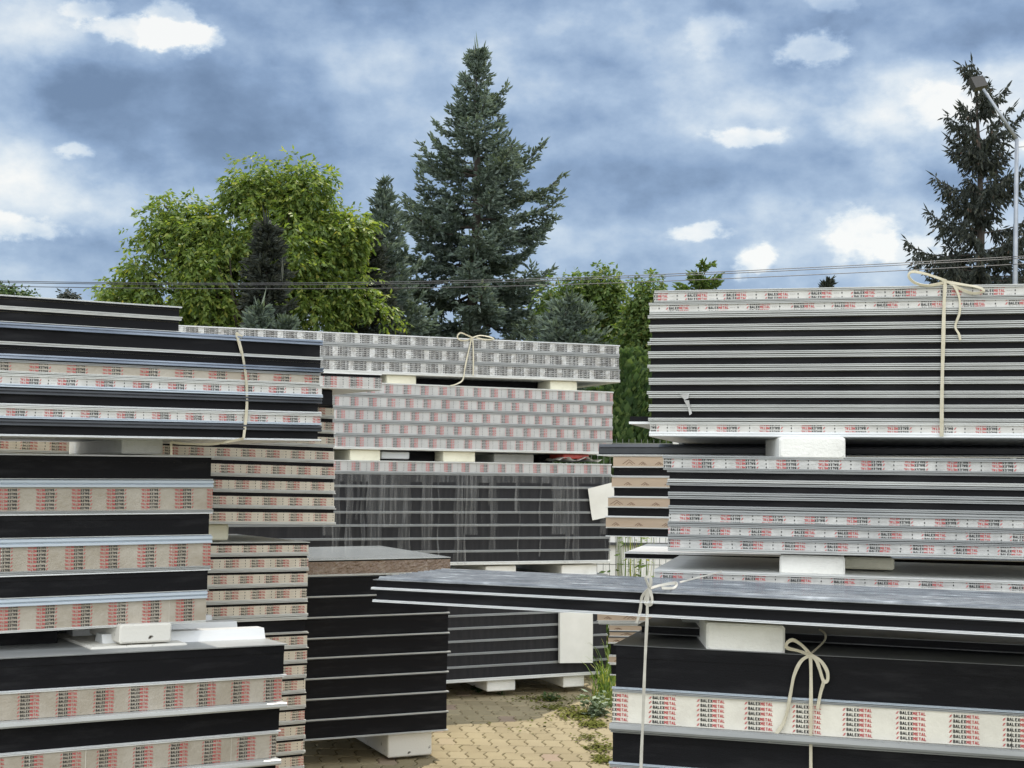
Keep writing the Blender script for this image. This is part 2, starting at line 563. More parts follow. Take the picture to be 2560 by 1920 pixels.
def lettering(parent, x0, x1, z0, z1, y, pitch, rowp, hgt, dense, flip, phase=0.0, weak=0):
    U, MI, wid = (UNIT_D, MI_D, W_D) if dense else (UNIT_A, MI_A, W_A)
    out, mo = [], []
    phase += rng.uniform(-.02, .02)
    zt = z1 - rng.uniform(.0, .5) * rowp
    nrow = int((z1 - z0) / rowp) + 3
    k0 = int(math.floor((x0 - phase) / pitch)) - 1
    k1 = int(math.ceil((x1 - phase) / pitch)) + 1
    dxk = rng.normal(0, .0022, k1 - k0)
    for k in range(k0, k1):
        if dense and rng.random() < .45:
            xs0 = phase + k * pitch + rng.uniform(0, pitch)
            w0 = rng.uniform(.0008, .0018)
            out.append(np.array([[[xs0, z0], [xs0 + w0, z0], [xs0 + w0 + rng.normal(0, .001), z1], [xs0, z1]]]))
            mo.append(np.array([3]))
        for r in range(nrow):
            q = U * hgt
            if flip:
                q = -q
                q[:, :, 0] += W_D * hgt
                q[:, :, 1] += hgt
            z = zt - hgt - r * rowp + rowp * .6 + rng.normal(0, .0003)
            qq = q.copy()
            qq[:, :, 1] += qq[:, :, 0] * rng.normal(0, .006)
            qq[:, :, 0] += phase + k * pitch + dxk[k - k0] + rng.normal(0, .0005)
            qq[:, :, 1] += z
            out.append(qq)
            mo.append(MI)
    q = np.concatenate(out)
    mo = np.concatenate(mo)
    # trim at the edges of the tape
    q[:, :, 0] = np.clip(q[:, :, 0], x0 + .0005, x1 - .0005)
    q[:, :, 1] = np.clip(q[:, :, 1], z0 + .0004, z1 - .0004)
    ext = q.max(1) - q.min(1)
    area = np.abs((q[:, 0, 0] - q[:, 2, 0]) * (q[:, 1, 1] - q[:, 3, 1]) - (q[:, 1, 0] - q[:, 3, 0]) * (q[:, 0, 1] - q[:, 2, 1]))
    ok = (ext[:, 0] > .0003) & (ext[:, 1] > .0003) & (area > 1e-7)
    q, mo = q[ok], mo[ok]
    # mirrored winding keeps the print facing the camera (-y)
    n = len(q)
    V4 = np.zeros((n, 4, 3))
    V4[:, :, 0] = q[:, :, 0]
    V4[:, :, 2] = q[:, :, 1]
    V4[:, :, 1] = y
    mats = ['print_black', 'print_black' if weak else 'print_red', 'print_grey', 'tape_cream']
    return quads_object('lettering', V4, mats, parent, mo)


# ------------------------------------------------------------------ sandwich panels
class Pack:
    """vertical front plane of a stack: reference column x, its distance, vanishing column and one known edge line"""
    def __init__(s, xref, dref, xv, line):
        s.xref, s.dref, s.xv = xref, dref, xv
        x1, y1, x2, y2 = line
        p, q = s.pt(x1, y1), s.pt(x2, y2)
        d = Vector((q.x - p.x, q.y - p.y, 0))
        s.tilt = (q.z - p.z) / d.length
        s.dir = d.normalized()
        s.nrm = Vector((-s.dir.y, s.dir.x, 0))          # into the stack
        s.o = s.pt(xref, 1150)
        s.o.z = 0

    def dist(s, x):
        return s.dref * (s.xv - s.xref) / (s.xv - x)

    def pt(s, x, y):
        return P(x, y, s.dist(x))

    def s_at(s, x):
        p = s.pt(x, 1150)
        return (Vector((p.x, p.y, 0)) - s.o).dot(s.dir)

    def z_at(s, y):
        return s.pt(s.xref, y).z

    def frame(s, s0, z0, back=0.0):
        ex = (s.dir + Vector((0, 0, s.tilt))).normalized()
        ey = s.nrm
        ez = ex.cross(ey).normalized()
        o = s.o + s.dir * s0 + s.nrm * back + Vector((0, 0, z0 + s.tilt * s0))
        M = Matrix((ex, ey, ez)).transposed().to_4x4()
        M.translation = o
        return M


def lip_profile(Wd, T, h, p, top, sheet=.0016, bead=True):
    """steel facing with a folded, beaded edge; returned as a closed (y, z) outline"""
    if bead and h > .005:
        e = [(p * .4, 0), (-p * .35, .07), (-p, .16), (-p, .42), (-p * .35, .50), (-p * .35, .58), (-p * .9, .66), (-p * .9, .92), (-p * .2, 1.0)]
    else:
        e = [(-p + .0008, 0), (-p, .2), (-p, .8), (-p + .0008, 1.0)]
    pts = [(Wd, 0)] + [(y, z * h) for (y, z) in e] + [(.0062, h), (.0062, sheet), (Wd, sheet)]
    if top:
        return [(y, T - z) for (y, z) in pts]
    return [(y, z) for (y, z) in pts][::-1]


ORD = ['topmost', 'second from top', 'third from top', 'fourth from top', 'fifth from top', 'sixth from top', 'seventh from top',
       'eighth from top', 'ninth from top', 'tenth from top', 'eleventh from top', 'twelfth from top', 'thirteenth from top', 'fourteenth from top',
       'fifteenth from top']

TAPES = {  # material, pitch, row pitch, letter height, dense
    'dense': ('tape_beige', .1275, .0128, .0079, True),
    'dense_cream': ('tape_cream', .1275, .0128, .0079, True),
    'arrow': ('tape_white', .127, .0112, .0076, False),
    'arrow_dull': ('tape_dull', .127, .0112, .0074, False),
    'arrow_tan': ('tape_tan', .127, .0125, .0078, False),
    'arrow_grey': ('tape_grey', .127, .0105, .0066, False),
    'foil': ('tape_foil', .127, .0125, .0095, False),
}


def panel(pk, x0, x1, y0, y1, face, lt, lb, mt='pale_steel', mb='pale_steel', width=1.0, back=0.0, flip=False, strip=0.0,
          label='', group=None, pt=.006, pb=.006, ledge=0.0, jit=.004, dusty=False, topribs=0, s_extra=(0, 0)):
    """one panel; y0/y1 = photo rows of its top and bottom at the pack's reference column"""
    zt, zb = pk.z_at(y0), pk.z_at(y1)
    T = zt - zb - .0004
    a, b = pk.s_at(x0) + s_extra[0] + rng.uniform(-jit, jit), pk.s_at(x1) + s_extra[1] + rng.uniform(-jit, jit)
    Ln = b - a
    root = thing('sandwich_panel', label, 'panel', pk.frame(a, zb, back), group)
    px = T / (y1 - y0)
    hT, hB = max(lt * px, .0022), max(lb * px, .0022)
    core = MB()
    core.box(.007, Ln - .007, .0045, width, .002, .002 + (T - .004) * .72, 0, 1)
    core.box(.007, Ln - .007, .0020, width, .002 + (T - .004) * .72, T - .002, 0, 1)
    core.build('foam_core', ['core_foam', 'dusty_membrane' if dusty else 'black_membrane'], root)
    amp = .0016
    ph = rng.uniform(0, 9)
    wob = lambda x: (amp * (math.sin(x * 5.1 + ph) + .6 * math.sin(x * 13 + 2 * ph)), 0)
    nseg = max(2, int(Ln / .12))
    t = MB()
    e1, e2, e3, e4 = (rng.uniform(-.003, .004) for _ in range(4))
    t.extrude(lip_profile(width, T, hT, pt, True), e1, Ln + e2, 0, wob, nseg)
    if topribs:
        for k in range(topribs):
            y = .02 + (width - .05) * (k + .5) / topribs
            t.extrude([(y - .012, T + .0002), (y - .005, T + .0065), (y + .005, T + .0065), (y + .012, T + .0002)], 0, Ln)
    t.build('top_sheet', mt, root)
    if ledge:
        bt = MB()
        q = ledge
        bt.extrude([(width, 0), (-q, 0), (-q - .004, .006), (-q - .002, .017), (-q + .003, .020), (.004, hB * .92 + .004), (.004, hB + .006), (.007, hB + .006), (.007, .0016), (width, .0016)][::-1], 0, Ln, 0, wob, nseg)
        bt.build('bottom_sheet', mb, root)
    else:
        bt = MB()
        bt.extrude(lip_profile(width, T, hB, pb, False), e3, Ln + e4, 0, wob, nseg)
        bt.build('bottom_sheet', mb, root)
    z1 = T - hT - strip * px
    z0 = hB + (.004 if ledge else 0)
    if face in TAPES:
        mn, pitch, rowp, hgt, dense = TAPES[face]
        tp = MB()
        n = max(4, int(Ln / .04))
        yy = [.0018 + .0012 * rng.random() for _ in range(n + 1)]
        for k in range(n):
            u, v = .001 + (Ln - .002) * k / n, .001 + (Ln - .002) * (k + 1) / n
            tp.add([(u, yy[k] - .0022, z0), (v, yy[k + 1] - .0022, z0), (v, yy[k + 1] - .0022, z1), (u, yy[k] - .0022, z1)], [(0, 1, 2, 3)])
        for (u, v) in ((.001, Ln - .001),):
            tp.add([(u, .0018, z0), (v, .0018, z0), (v, .0018, z1), (u, .0018, z1)], [(3, 2, 1, 0)])
        to = tp.build('printed_tape', mn, root)
        lettering(to, .001, Ln - .001, z0, z1, -.0012, pitch * rng.uniform(.97, 1.03), rowp, hgt, dense, flip, rng.uniform(0, pitch), weak=face == 'foil')
    elif face == 'orange':
        tp = MB()
        tp.box(.001, Ln - .001, -.001, .0019, z0, z1)
        pr = tp
        x = rng.uniform(.01, .06)
        h = (z1 - z0)
        while x < Ln - .12:
            sc = rng.choice([.6, 1.0])
            bx, bz = x, z0 + h * .12
            w, hh = .055 * sc, h * .6 * sc
            for (c, d) in (((0, .2), (.5, 1)), ((.5, 1), (1, .2)), ((.3, .1), (.55, .6)), ((.55, .6), (.8, .1))):
                q = stroke_quad((bx + c[0] * w, bz + c[1] * hh), (bx + d[0] * w, bz + d[1] * hh), .0024)
                pr.add([(p[0], -.0016, p[1]) for p in q], [(0, 1, 2, 3)], 1)
            x += rng.uniform(.06, .16)
        tp.build('packing_tape', ['tape_orange', 'print_brown'], root)
    elif face == 'crinkled':
        tp = MB()
        n, m = int(Ln / .012), 8
        g = [[.0005 - .006 * rng.random() ** 2 for _ in range(m + 1)] for _ in range(n + 1)]
        vs = [(.001 + (Ln - .002) * i / n, g[i][j], z0 + (z1 - z0) * j / m) for i in range(n + 1) for j in range(m + 1)]
        fs = [(i * (m + 1) + j, (i + 1) * (m + 1) + j, (i + 1) * (m + 1) + j + 1, i * (m + 1) + j + 1) for i in range(n) for j in range(m)]
        tp.add(vs, fs)
        tp.build('packing_tape', 'tape_brown', root)
    return root


def bundle(pk, rows, where, group, x0, x1, width, zoom, off, defaults=None, start=0, names=None):
    """rows: (y_top, y_bottom, face, lip_top, lip_bottom, options) in enlarged-crop pixels"""
    res = []
    n = len(rows)
    for i, r in enumerate(rows):
        ya, yb, face, lt, lb = r[:5]
        opt = dict(defaults or {})
        opt.update(r[5] if len(r) > 5 else {})
        xa, xb = opt.pop('x0', x0), opt.pop('x1', x1)
        look = opt.pop('look', LOOK[face])
        k = i + start
        o_ = ORD[k] if not (i == n - 1 and opt.pop('last', True) and n > 2) else 'lowest'
        opt.pop('last', None)
        lab = f'{look}, {o_} {where}'
        res.append(panel(pk, xa, xb, off + ya / zoom, off + yb / zoom, face, lt / zoom, lb / zoom, width=opt.pop('width', width),
                         label=lab, group=group, **{**opt, **({'strip': opt['strip'] / zoom} if 'strip' in opt else {})}))
    return res


LOOK = {'foam': 'plain black-edged panel', 'dense': 'panel with densely lettered beige tape', 'dense_cream': 'panel with densely lettered cream tape',
        'arrow': 'panel with white lettered tape', 'arrow_tan': 'panel with tan lettered tape', 'arrow_dull': 'panel with dull lettered tape', 'arrow_grey': 'panel with grey lettered tape',
        'foil': 'panel with crinkled foil tape', 'orange': 'orange-taped panel', 'crinkled': 'panel with crinkled brown tape'}


def block(pk, x0, x1, y0, y1, back, depth, m_, label, name='foam_block', cat='block', group=None, chip=.006, skew=0.0):
    zt, zb = pk.z_at(y0), pk.z_at(y1)
    a, b = pk.s_at(x0), pk.s_at(x1)
    h = zt - zb
    Ln = b - a
    mb = MB()
    # slightly irregular block with worn edges: three rings front to back
    c = chip
    ys = [(0, c), (c * .8, 0), (depth - c, 0), (depth, c)]
    vs, fs = [], []
    for (y, ins) in ys:
        ring = [(ins + c, ins), (Ln - ins - c, ins), (Ln - ins, ins + c), (Ln - ins, h - ins - c), (Ln - ins - c, h - ins), (ins + c, h - ins), (ins, h - ins - c), (ins, ins + c)]
        vs += [(x + skew * y, y, z) for (x, z) in ring]
    for k in range(3):
        for i in range(8):
            j = (i + 1) % 8
            fs.append((k * 8 + i, k * 8 + j, k * 8 + 8 + j, k * 8 + 8 + i))
    fs.append(tuple(range(8))[::-1])
    fs.append(tuple(24 + i for i in range(8)))
    mb.add(vs, fs)
    o = mb.build(name, m_)
    M = pk.frame(a, zb, back)
    o.matrix_world = M
    return tag(o, label, cat, group)


# ------------------------------------------------------------------ ground
def build_ground():
    g = MB()
    g.add([(-600, -30, -.012), (600, -30, -.012), (600, 1200, -.012), (-600, 1200, -.012)], [(0, 1, 2, 3)])
    kind(g.build('ground', 'far_ground'), 'structure')
    g = MB()
    g.add([(-6.5, 2.0, -.006), (6.5, 2.0, -.006), (6.5, 13.2, -.006), (-6.5, 13.2, -.006)], [(0, 1, 2, 3)])
    kind(g.build('sand_bed', 'joint_sand'), 'structure')
    # wavy-edged concrete pavers in running bond: one island each
    lx, ly, gap = .100, .193, .0055
    side = [(0, 0), (.0, .28), (.004, .36), (.013, .43), (.016, .5), (.013, .0)][:5]
    wave = lambda t: .0135 * math.sin(2 * math.pi * t) * (1 if .18 < t < .82 else .75)
    ts = [0, .18, .3, .42, .5, .58, .7, .82, 1.0]
    vs, fs = [], []
    x_lo, x_hi, y_lo, y_hi = -3.4, 3.0, 5.2, 11.2
    nr = int((y_hi - y_lo) / ly)
    ang = R(-3.0)
    ca, sa = math.cos(ang), math.sin(ang)
    for r in range(nr):
        y0 = y_lo + r * ly
        n = int((x_hi - x_lo) / lx)
        for k in range(n):
            xx = x_lo + k * lx + (r % 2) * lx * .5
            tz = rng.normal(0, .0012)
            tx, ty = rng.normal(0, .008), rng.normal(0, .006)
            ring = []
            for t in ts:
                ring.append((xx + gap / 2 + wave(t), y0 + gap / 2 + t * (ly - gap)))
            for t in ts[::-1]:
                ring.append((xx + lx - gap / 2 + wave(t), y0 + gap / 2 + t * (ly - gap)))
            cx, cy = xx + lx / 2, y0 + ly / 2
            m = len(ring)
            b = len(vs)
            for ins, z in ((0, -.03), (0, -.004), (.005, 0)):
                for (px, py) in ring:
                    dx, dy = px - cx, py - cy
                    f = 1 - ins / .05 if ins else 1
                    fy = 1 - ins / .1 if ins else 1
                    qx, qy = cx + dx * f, cy + dy * fy
                    z_ = z + tz + dx * tx + dy * ty if z > -.02 else z
                    vs.append((qx * ca - (qy - 8) * sa, qx * sa + (qy - 8) * ca + 8, z_))
            for lev in range(2):
                for i in range(m):
                    j = (i + 1) % m
                    fs.append((b + lev * m + j, b + lev * m + i, b + lev * m + m + i, b + lev * m + m + j))
            fs.append(tuple(b + 2 * m + i for i in range(m))[::-1])
    mb = MB()
    mb.v, mb.f, mb.mi = vs, fs, [0] * len(fs)
    o = mb.build('paving', 'paver_concrete')
    kind(o, 'structure')


build_ground()

# ------------------------------------------------------------------ left stacks
XL = 6740
OFFX = -560                                    # panels run on past the left edge of the frame
L1u = Pack(800, 5.35 * (6740 - 400) / (6740 - 800) * (5.05 / 5.35), XL, (0, 1086, 800, 1099))
z1 = 2.572
gp = 'panels of the tied upper left pack'
bundle(L1u, [(128, 200, 'foam', 9, 9, dict(mt='white_steel', mb='pale_steel')),
             (200, 335 - 52, 'foam', 13, 3, dict(mb='pale_steel', last=False))],
       'of two short ones at far left', 'short panels on the far left pack', OFFX, 443, .95, z1,
       720 + (850 - 720 - 335 / z1) + 0.0 + (850 - 829) * 1.0, dict(), 0)
bundle(L1u, [(335, 455, 'foam', 36, 9, dict(mt='filmed_blue_steel', mb='pale_steel', pt=.010)),
             (455, 548, 'foam', 9, 34, dict(mt='white_steel', mb='filmed_blue_steel', pb=.014, s_extra=(0, .006))),
             (548, 625, 'dense', 16, 14, dict(mt='grey_steel', flip=True, s_extra=(0, -.006))),
             (625, 708, 'arrow', 17, 24, dict(flip=True, mb='bluish_steel', pb=.012)),
             (708, 808, 'foam', 38, 11, dict(mt='anthracite_steel', pt=.012, mb='white_steel')),
             (808, 884, 'arrow', 18, 16, dict(flip=True, mb='bluish_steel', mt='pale_steel')),
             (884, 985, 'foam', 40, 13, dict(mt='anthracite_steel', pt=.012, mb='white_steel'))],
       'in tied upper left pack', gp, OFFX, 800, .95, z1, 720)

L1m = Pack(533, 5.2 * (6740 - 300) / (6740 - 533), XL, (0, 1138, 533, 1144.6))
bundle(L1m, [(1080, 1232, 'foam', 10, 3, dict(mt='white_steel')),
             (1232, 1442, 'dense', 52, 18, dict(mt='bluish_steel', pt=.014, flip=True, s_extra=(0, .002), mb='grey_steel')),
             (1442, 1587, 'foam', 8, 3, dict(mt='white_steel')),
             (1587, 1806, 'dense', 54, 22, dict(mt='bluish_steel', pt=.014, flip=True, mb='grey_steel')),
             (1806, 1944, 'foam', 8, 3, dict(mt='white_steel', s_extra=(0, -.004))),
             (1944, 2150, 'dense', 50, 16, dict(mt='bluish_steel', pt=.014, flip=True, mb='pale_steel', s_extra=(0, -.012)))],
       'in thick middle left pack', 'panels of the thick middle left pack', OFFX, 533, .95, z1, 720)

L1l = Pack(723, 5.05 * (6740 - 300) / (6740 - 723), XL, (0, 1644, 723, 1609))
rr = bundle(L1l, [(795, 1000, 'foam', 9, 9, dict(mt='grey_steel', mb='white_steel', look='black-edged ribbed roof panel')),
                  (1000, 1195, 'dense', 8, 28, dict(mb='lip_steel', ledge=.045, s_extra=(0, -.012))),
                  (1195, 1360, 'foam', 8, 12, dict(mb='white_steel', s_extra=(0, -.010))),
                  (1360, 1555, 'dense', 8, 28, dict(mb='lip_steel', ledge=.045, s_extra=(0, -.028))),
                  (1555, 1770, 'foam', 8, 8, dict(s_extra=(0, -.02))),
                  (1770, 1975, 'dense', 8, 22, dict(mb='pale_steel')),
                  (1975, 2190, 'foam', 8, 8, {}), (2190, 2390, 'dense', 8, 8, {})],
            'in lower left pack', 'panels of the lower left pack', OFFX, 723, .98, z1, 1300)
# raised roof ribs of the topmost lower-left panel
ribs = MB()
rT = L1l.z_at(1300 + 795 / z1) - L1l.z_at(1300 + 1000 / z1)
rl = L1l.s_at(723) - L1l.s_at(OFFX)
for y in (.24, .52, .80):
    h = .040
    ribs.extrude([(y - .05, rT - .001), (y - .032, rT + h), (y + .032, rT + h), (y + .05, rT - .001)], rl - .62 - .1 * y, rl - .004)
ribs.build('roof_rib', 'white_steel', rr[0])

block(L1m, 325, 429, 1095.5, 1136.5, .10, .72, 'white_foam', 'white foam block between tied upper left pack and thick middle pack')
block(L1l, 335, 466, 1554, 1600, .11, .65, 'stained_or_shaded_foam', 'chipped white foam block under the thick middle left pack')
block(L1l, 262, 505, 1604, 1630, .10, .5, 'stained_or_shaded_foam', 'flat broken foam slab lying under the chipped block at left')  # stained foam put on to grey the slab for its shade

block(L1l, -520, 225, 1563, 1618, .34, .3, 'black_membrane', 'added black strip as shade in the gap left of the chipped block', name='foam_or_shade_strip', cat='foam strip', chip=.003)  # black strip added to darken the gap, where only shade lies
# stack behind on the left
L2 = Pack(835, 6.6 * (6740 - 700) / (6740 - 835), XL, (538, 1311, 840, 1312.6))
zb3 = 2.911
bd = [668, 772, 880, 982, 1095, 1208, 1318, 1430, 1548]
bundle(L2, [(bd[i], bd[i + 1], 'arrow_tan', 6, 18, dict(strip=27, s_extra=(0, .0022 * i), mt='pale_steel', mb='pale_steel')) for i in range(8)],
       'in narrow-striped stack behind left packs', 'upper panels of the striped stack behind', -420, 833, .9, zb3, 780)
L2b = Pack(777, 6.6 * (6740 - 700) / (6740 - 777), XL, (531, 1354.4, 777, 1352.5))
bl = [140, 223, 322, 420, 520, 640, 722, 817, 912, 1008, 1106, 1204, 1300, 1398, 1496, 1594]
rows = []
for i in range(15):
    if i == 4:
        rows.append((bl[i], bl[i + 1] - 24, 'arrow_tan', 5, 18, dict(strip=16)))
        rows.append((bl[i + 1] - 24, bl[i + 2], 'foam', 22, 8, dict(mt='pale_steel', last=False)))
        continue
    if i == 5:
        continue
    rows.append((bl[i], bl[i + 1], 'arrow_tan', 5, 18, dict(strip=16, last=False)))
bundle(L2b, rows, 'in lower striped stack behind left packs', 'lower panels of the striped stack behind', -420, 776, .9, z1, 1300)
block(L2, 500, 586, 1313.5, 1351.5, .05, .7, 'cream_foam', 'cream foam block between the two striped packs behind left')
L2c = Pack(953, 6.45, XL, (798, 972.5, 953, 977))
panel(L2c, 330, 953, 935.5, 976, 'arrow', 2.5, 5, mt='white_steel', strip=7, width=.7,
      label='short panel with white lettered tape jutting out above striped stack', group=None)
sp = block(L2c, 770, 836, 977, 1016, .03, .6, 'black_membrane', 'black foam strip jutting from under the short lettered panel', name='foam_or_shade_strip', cat='foam strip', chip=.003)

# ------------------------------------------------------------------ black stack in the middle (narrow)
D = Pack(1129, 7.55, 9600, (777, 1851.9, 1129, 1826))
zd = 2.698
rows = [(195, 305, 'crinkled', 6, 13, dict(mt='grey_film', strip=8))]
yb = [305, 440, 575, 710, 838, 972, 1105, 1240, 1365]
rows += [(yb[i], yb[i + 1], 'foam', 7, 9, dict(mt='anthracite_steel', mb='pale_steel', pt=.004, pb=.011)) for i in range(8)]
bundle(D, rows, 'in narrow black stack standing mid-yard', 'panels of the narrow black stack', 763, 1129, 1.2, zd, 1320)
block(D, 985, 1093, 1827, 1885.5, .02, 1.1, 'stained_or_shaded_foam', 'stained white foam block under right end of narrow black stack')

# ------------------------------------------------------------------ long stack at the back
XC = 10000
dC = lambda x: 9.7 * (XC - 1350) / (XC - x)
C1 = Pack(1534, dC(1534), XC, (1100, 941, 1545, 956.5))
z5 = 3.687
gs = 'grey_steel'
bundle(C1, [(230, 337, 'foil', 11, 24, dict(mb=gs, mt='white_steel')), (337, 455, 'foil', 14, 22, dict(mb=gs, mt=gs)), (455, 576, 'foil', 14, 26, dict(mt=gs, s_extra=(0, .004)))],
       'in bow-tied back pack', 'panels of the bow-tied back pack', 250, 1546, 1.1, z5, 800)
C2 = Pack(1531, dC(1531), XC, (829, 1122, 1531, 1136.3))
cb = [660, 775, 890, 1004, 1120, 1240]
bundle(C2, [(cb[i], cb[i + 1], 'arrow_grey', 14, 22, dict(mt=gs if i else 'pale_steel', mb=gs if i < 4 else 'pale_steel')) for i in range(5)],
       'in pale grey back pack', 'panels of the pale grey back pack', 420, 1531, 1.1, z5, 800)
C3 = Pack(1200, dC(1200), XC, (1135, 1412.7, 1544, 1407))
cr = [1155, 1186, 1217.7, 1249, 1281, 1313, 1346, 1378, 1413]
bundle(C3, [(cr[0], cr[1], 'arrow_grey', 3.5, 5, dict(mb=gs, flip=True))] +
       [(cr[i], cr[i + 1], 'foam', 2.6, 3.0 if i < 7 else 9, dict(mt=gs, mb=gs if i < 7 else 'pale_steel', dusty=True, pt=.005, pb=.005)) for i in range(1, 8)],
       'in film-wrapped back pack', 'panels of the film-wrapped back pack', 560, 1527, 1.1, 1.0, 0)
C4 = Pack(1131, dC(1131), XC, (1128, 1707, 1394.5, 1691))
cr4 = [1447, 1478, 1509, 1541, 1573, 1605.5, 1637.5, 1670, 1709]
bundle(C4, [(cr4[i], cr4[i + 1], 'foam', 2.6, 3.0 if i < 7 else 9, dict(mt=gs, mb=gs if i < 7 else 'pale_steel', dusty=True, pt=.005, pb=.005)) for i in range(8)],
       'in lowest back pack', 'panels of the lowest back pack', 700, 1522, 1.1, 1.0, 0)
# blocks in the gaps of the back stack


def gap_block(pkU, pkL, x0, x1, yU, yL, back, depth, m_, label, **k):
    """block between the underside of one pack and the top of the next; rows given at columns x0..x1"""
    a = pkL.pt((x0 + x1) / 2, yL).z
    b = pkL.pt((x0 + x1) / 2, yU).z
    sm = (pkL.s_at(x0) + pkL.s_at(x1)) / 2
    h = b - a
    s0, s1 = pkL.s_at(x0), pkL.s_at(x1)
    c = .006
    mb = MB()
    Ln = s1 - s0
    ys = [(0, c), (c * .8, 0), (depth - c, 0), (depth, c)]
    vs, fs = [], []
    for (y, ins) in ys:
        ring = [(ins + c, ins), (Ln - ins - c, ins), (Ln - ins, ins + c), (Ln - ins, h - ins - c), (Ln - ins - c, h - ins), (ins + c, h - ins), (ins, h - ins - c), (ins, ins + c)]
        vs += [(x, y, z) for (x, z) in ring]
    for q in range(3):
        for i in range(8):
            j = (i + 1) % 8
            fs.append((q * 8 + i, q * 8 + j, q * 8 + 8 + j, q * 8 + 8 + i))
    fs.append(tuple(range(8))[::-1])
    fs.append(tuple(24 + i for i in range(8)))
    mb.add(vs, fs)
    o = mb.build(k.get('name', 'foam_block'), m_)
    M = pkL.frame(s0, 0, back)
    M.translation.z = a - pkL.tilt * (sm - s0) * 0
    o.matrix_world = M
    return tag(o, label, k.get('cat', 'block'), k.get('group'))


gap_block(C1, C2, 967, 1041, 937, 964.5, .03, .9, 'cream_foam', 'cream foam block under bow-tied back pack, left of the black strip')
gap_block(C1, C2, 1042, 1378, 941, 968.5, .25, .3, 'black_membrane', 'long black foam strip set deep in gap under bow-tied pack', name='foam_or_shade_strip', cat='foam strip')
gap_block(C1, C2, 1379, 1446, 952, 976.5, .03, .9, 'cream_foam', 'cream foam block under right end of bow-tied back pack')
gap_block(C2, C3, 878, 954, 1124, 1152.5, .03, .9, 'cream_foam', 'cream foam block under pale grey back pack, wrapped in torn film')
gap_block(C2, C3, 1112, 1192, 1128.5, 1155, .03, .9, 'cream_foam', 'cream foam block in middle of gap under pale grey pack')
gap_block(C2, C3, 960, 1111, 1127.5, 1153, .20, .4, 'black_membrane', 'black foam strip between two cream blocks under pale grey pack', name='foam_or_shade_strip', cat='foam strip')
gap_block(C2, C3, 964, 1035, 1129, 1147, .10, .08, 'white_steel', 'bent white steel profile lying before the black foam strip', name='steel_profile', cat='profile')
gap_block(C2, C3, 1268, 1370, 1134, 1157, .25, .5, 'white_foam', 'white foam block deep in gap at right under pale grey pack')
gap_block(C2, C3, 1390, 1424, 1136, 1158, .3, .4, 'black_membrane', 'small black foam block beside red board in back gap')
gap_block(C2, C3, 1418, 1482, 1135.5, 1147, .06, .5, 'red_paint', 'red board poking from gap under pale grey back pack', name='red_board', cat='board')
crm = MB()
n = 22
vs = []
for i in range(n + 1):
    for j in range(7):
        x, y = .34 * i / n, .5 * j / 6
        vs.append((x, y - .02, .028 * math.sin(2.2 * i / n * math.pi + .4) ** 2 * (1 - .1 * j) + .012 * rng.random() + .006))
crm.add(vs, [(i * 7 + j, (i + 1) * 7 + j, (i + 1) * 7 + j + 1, i * 7 + j + 1) for i in range(n) for j in range(6)])
o = crm.build('film_scrap', 'paper_white', smooth=True)
o.matrix_world = C3.frame(C3.s_at(1400), C3.z_at(1155) + .004, .02)
tag(o, 'crumpled white film lying below the red board on back pack', 'film')
gap_block(C3, C4, 1222, 1298, 1416, 1446, .03, .9, 'white_foam', 'white foam block under film-wrapped pack, just above glossy panels')
gap_block(C3, C4, 1412, 1500, 1413, 1444, .03, .9, 'white_foam', 'white foam block under film-wrapped pack at its right end')
gap_block(C4, C4, 1229, 1299, 1700, 1729.5, .03, .95, 'white_foam', 'white foam block on paving behind the small weed')
gap_block(C4, C4, 1418, 1470, 1691, 1719.5, .03, .95, 'white_foam', 'white foam block on paving under right end of back stack')

# white board standing in front of the lowest back pack, and a loose sheet above it
bd_ = MB()
p0, p1, p2, p3 = C4.pt(1394, 1531), C4.pt(1476, 1527), C4.pt(1476, 1655), C4.pt(1394, 1656)
nn = -C4.nrm
q = [p + nn * .012 for p in (p3, p2, p1, p0)] + [p + nn * .040 for p in (p3, p2, p1, p0)]
q[0] += nn * .0
bd_.add(q, [(4, 5, 6, 7), (3, 2, 1, 0), (0, 1, 5, 4), (1, 2, 6, 5), (2, 3, 7, 6), (3, 0, 4, 7)])
tag(bd_.build('white_board', 'paper_white'), 'upright white board against right end of lowest back pack', 'board')
sh = MB()
pts = [(1465.7, 1221.5), (1540, 1202), (1560, 1282), (1478.7, 1300.7)]
q = []
for i in range(7):
    for j in range(7):
        a, b = i / 6, j / 6
        u = (pts[0][0] * (1 - a) + pts[1][0] * a) * (1 - b) + (pts[3][0] * (1 - a) + pts[2][0] * a) * b
        v = (pts[0][1] * (1 - a) + pts[1][1] * a) * (1 - b) + (pts[3][1] * (1 - a) + pts[2][1] * a) * b
        q.append(C3.pt(u, v) - C3.nrm * (.02 + .012 * math.sin(a * 2.6) + .006 * math.cos(b * 4)))
sh.add(q, [(i * 7 + j, i * 7 + j + 1, (i + 1) * 7 + j + 1, (i + 1) * 7 + j) for i in range(6) for j in range(6)])
so = sh.build('paper_sheet', 'paper_white', smooth=True)
tag(so, 'tilted white paper sheet stuck on film-wrapped back pack', 'paper')

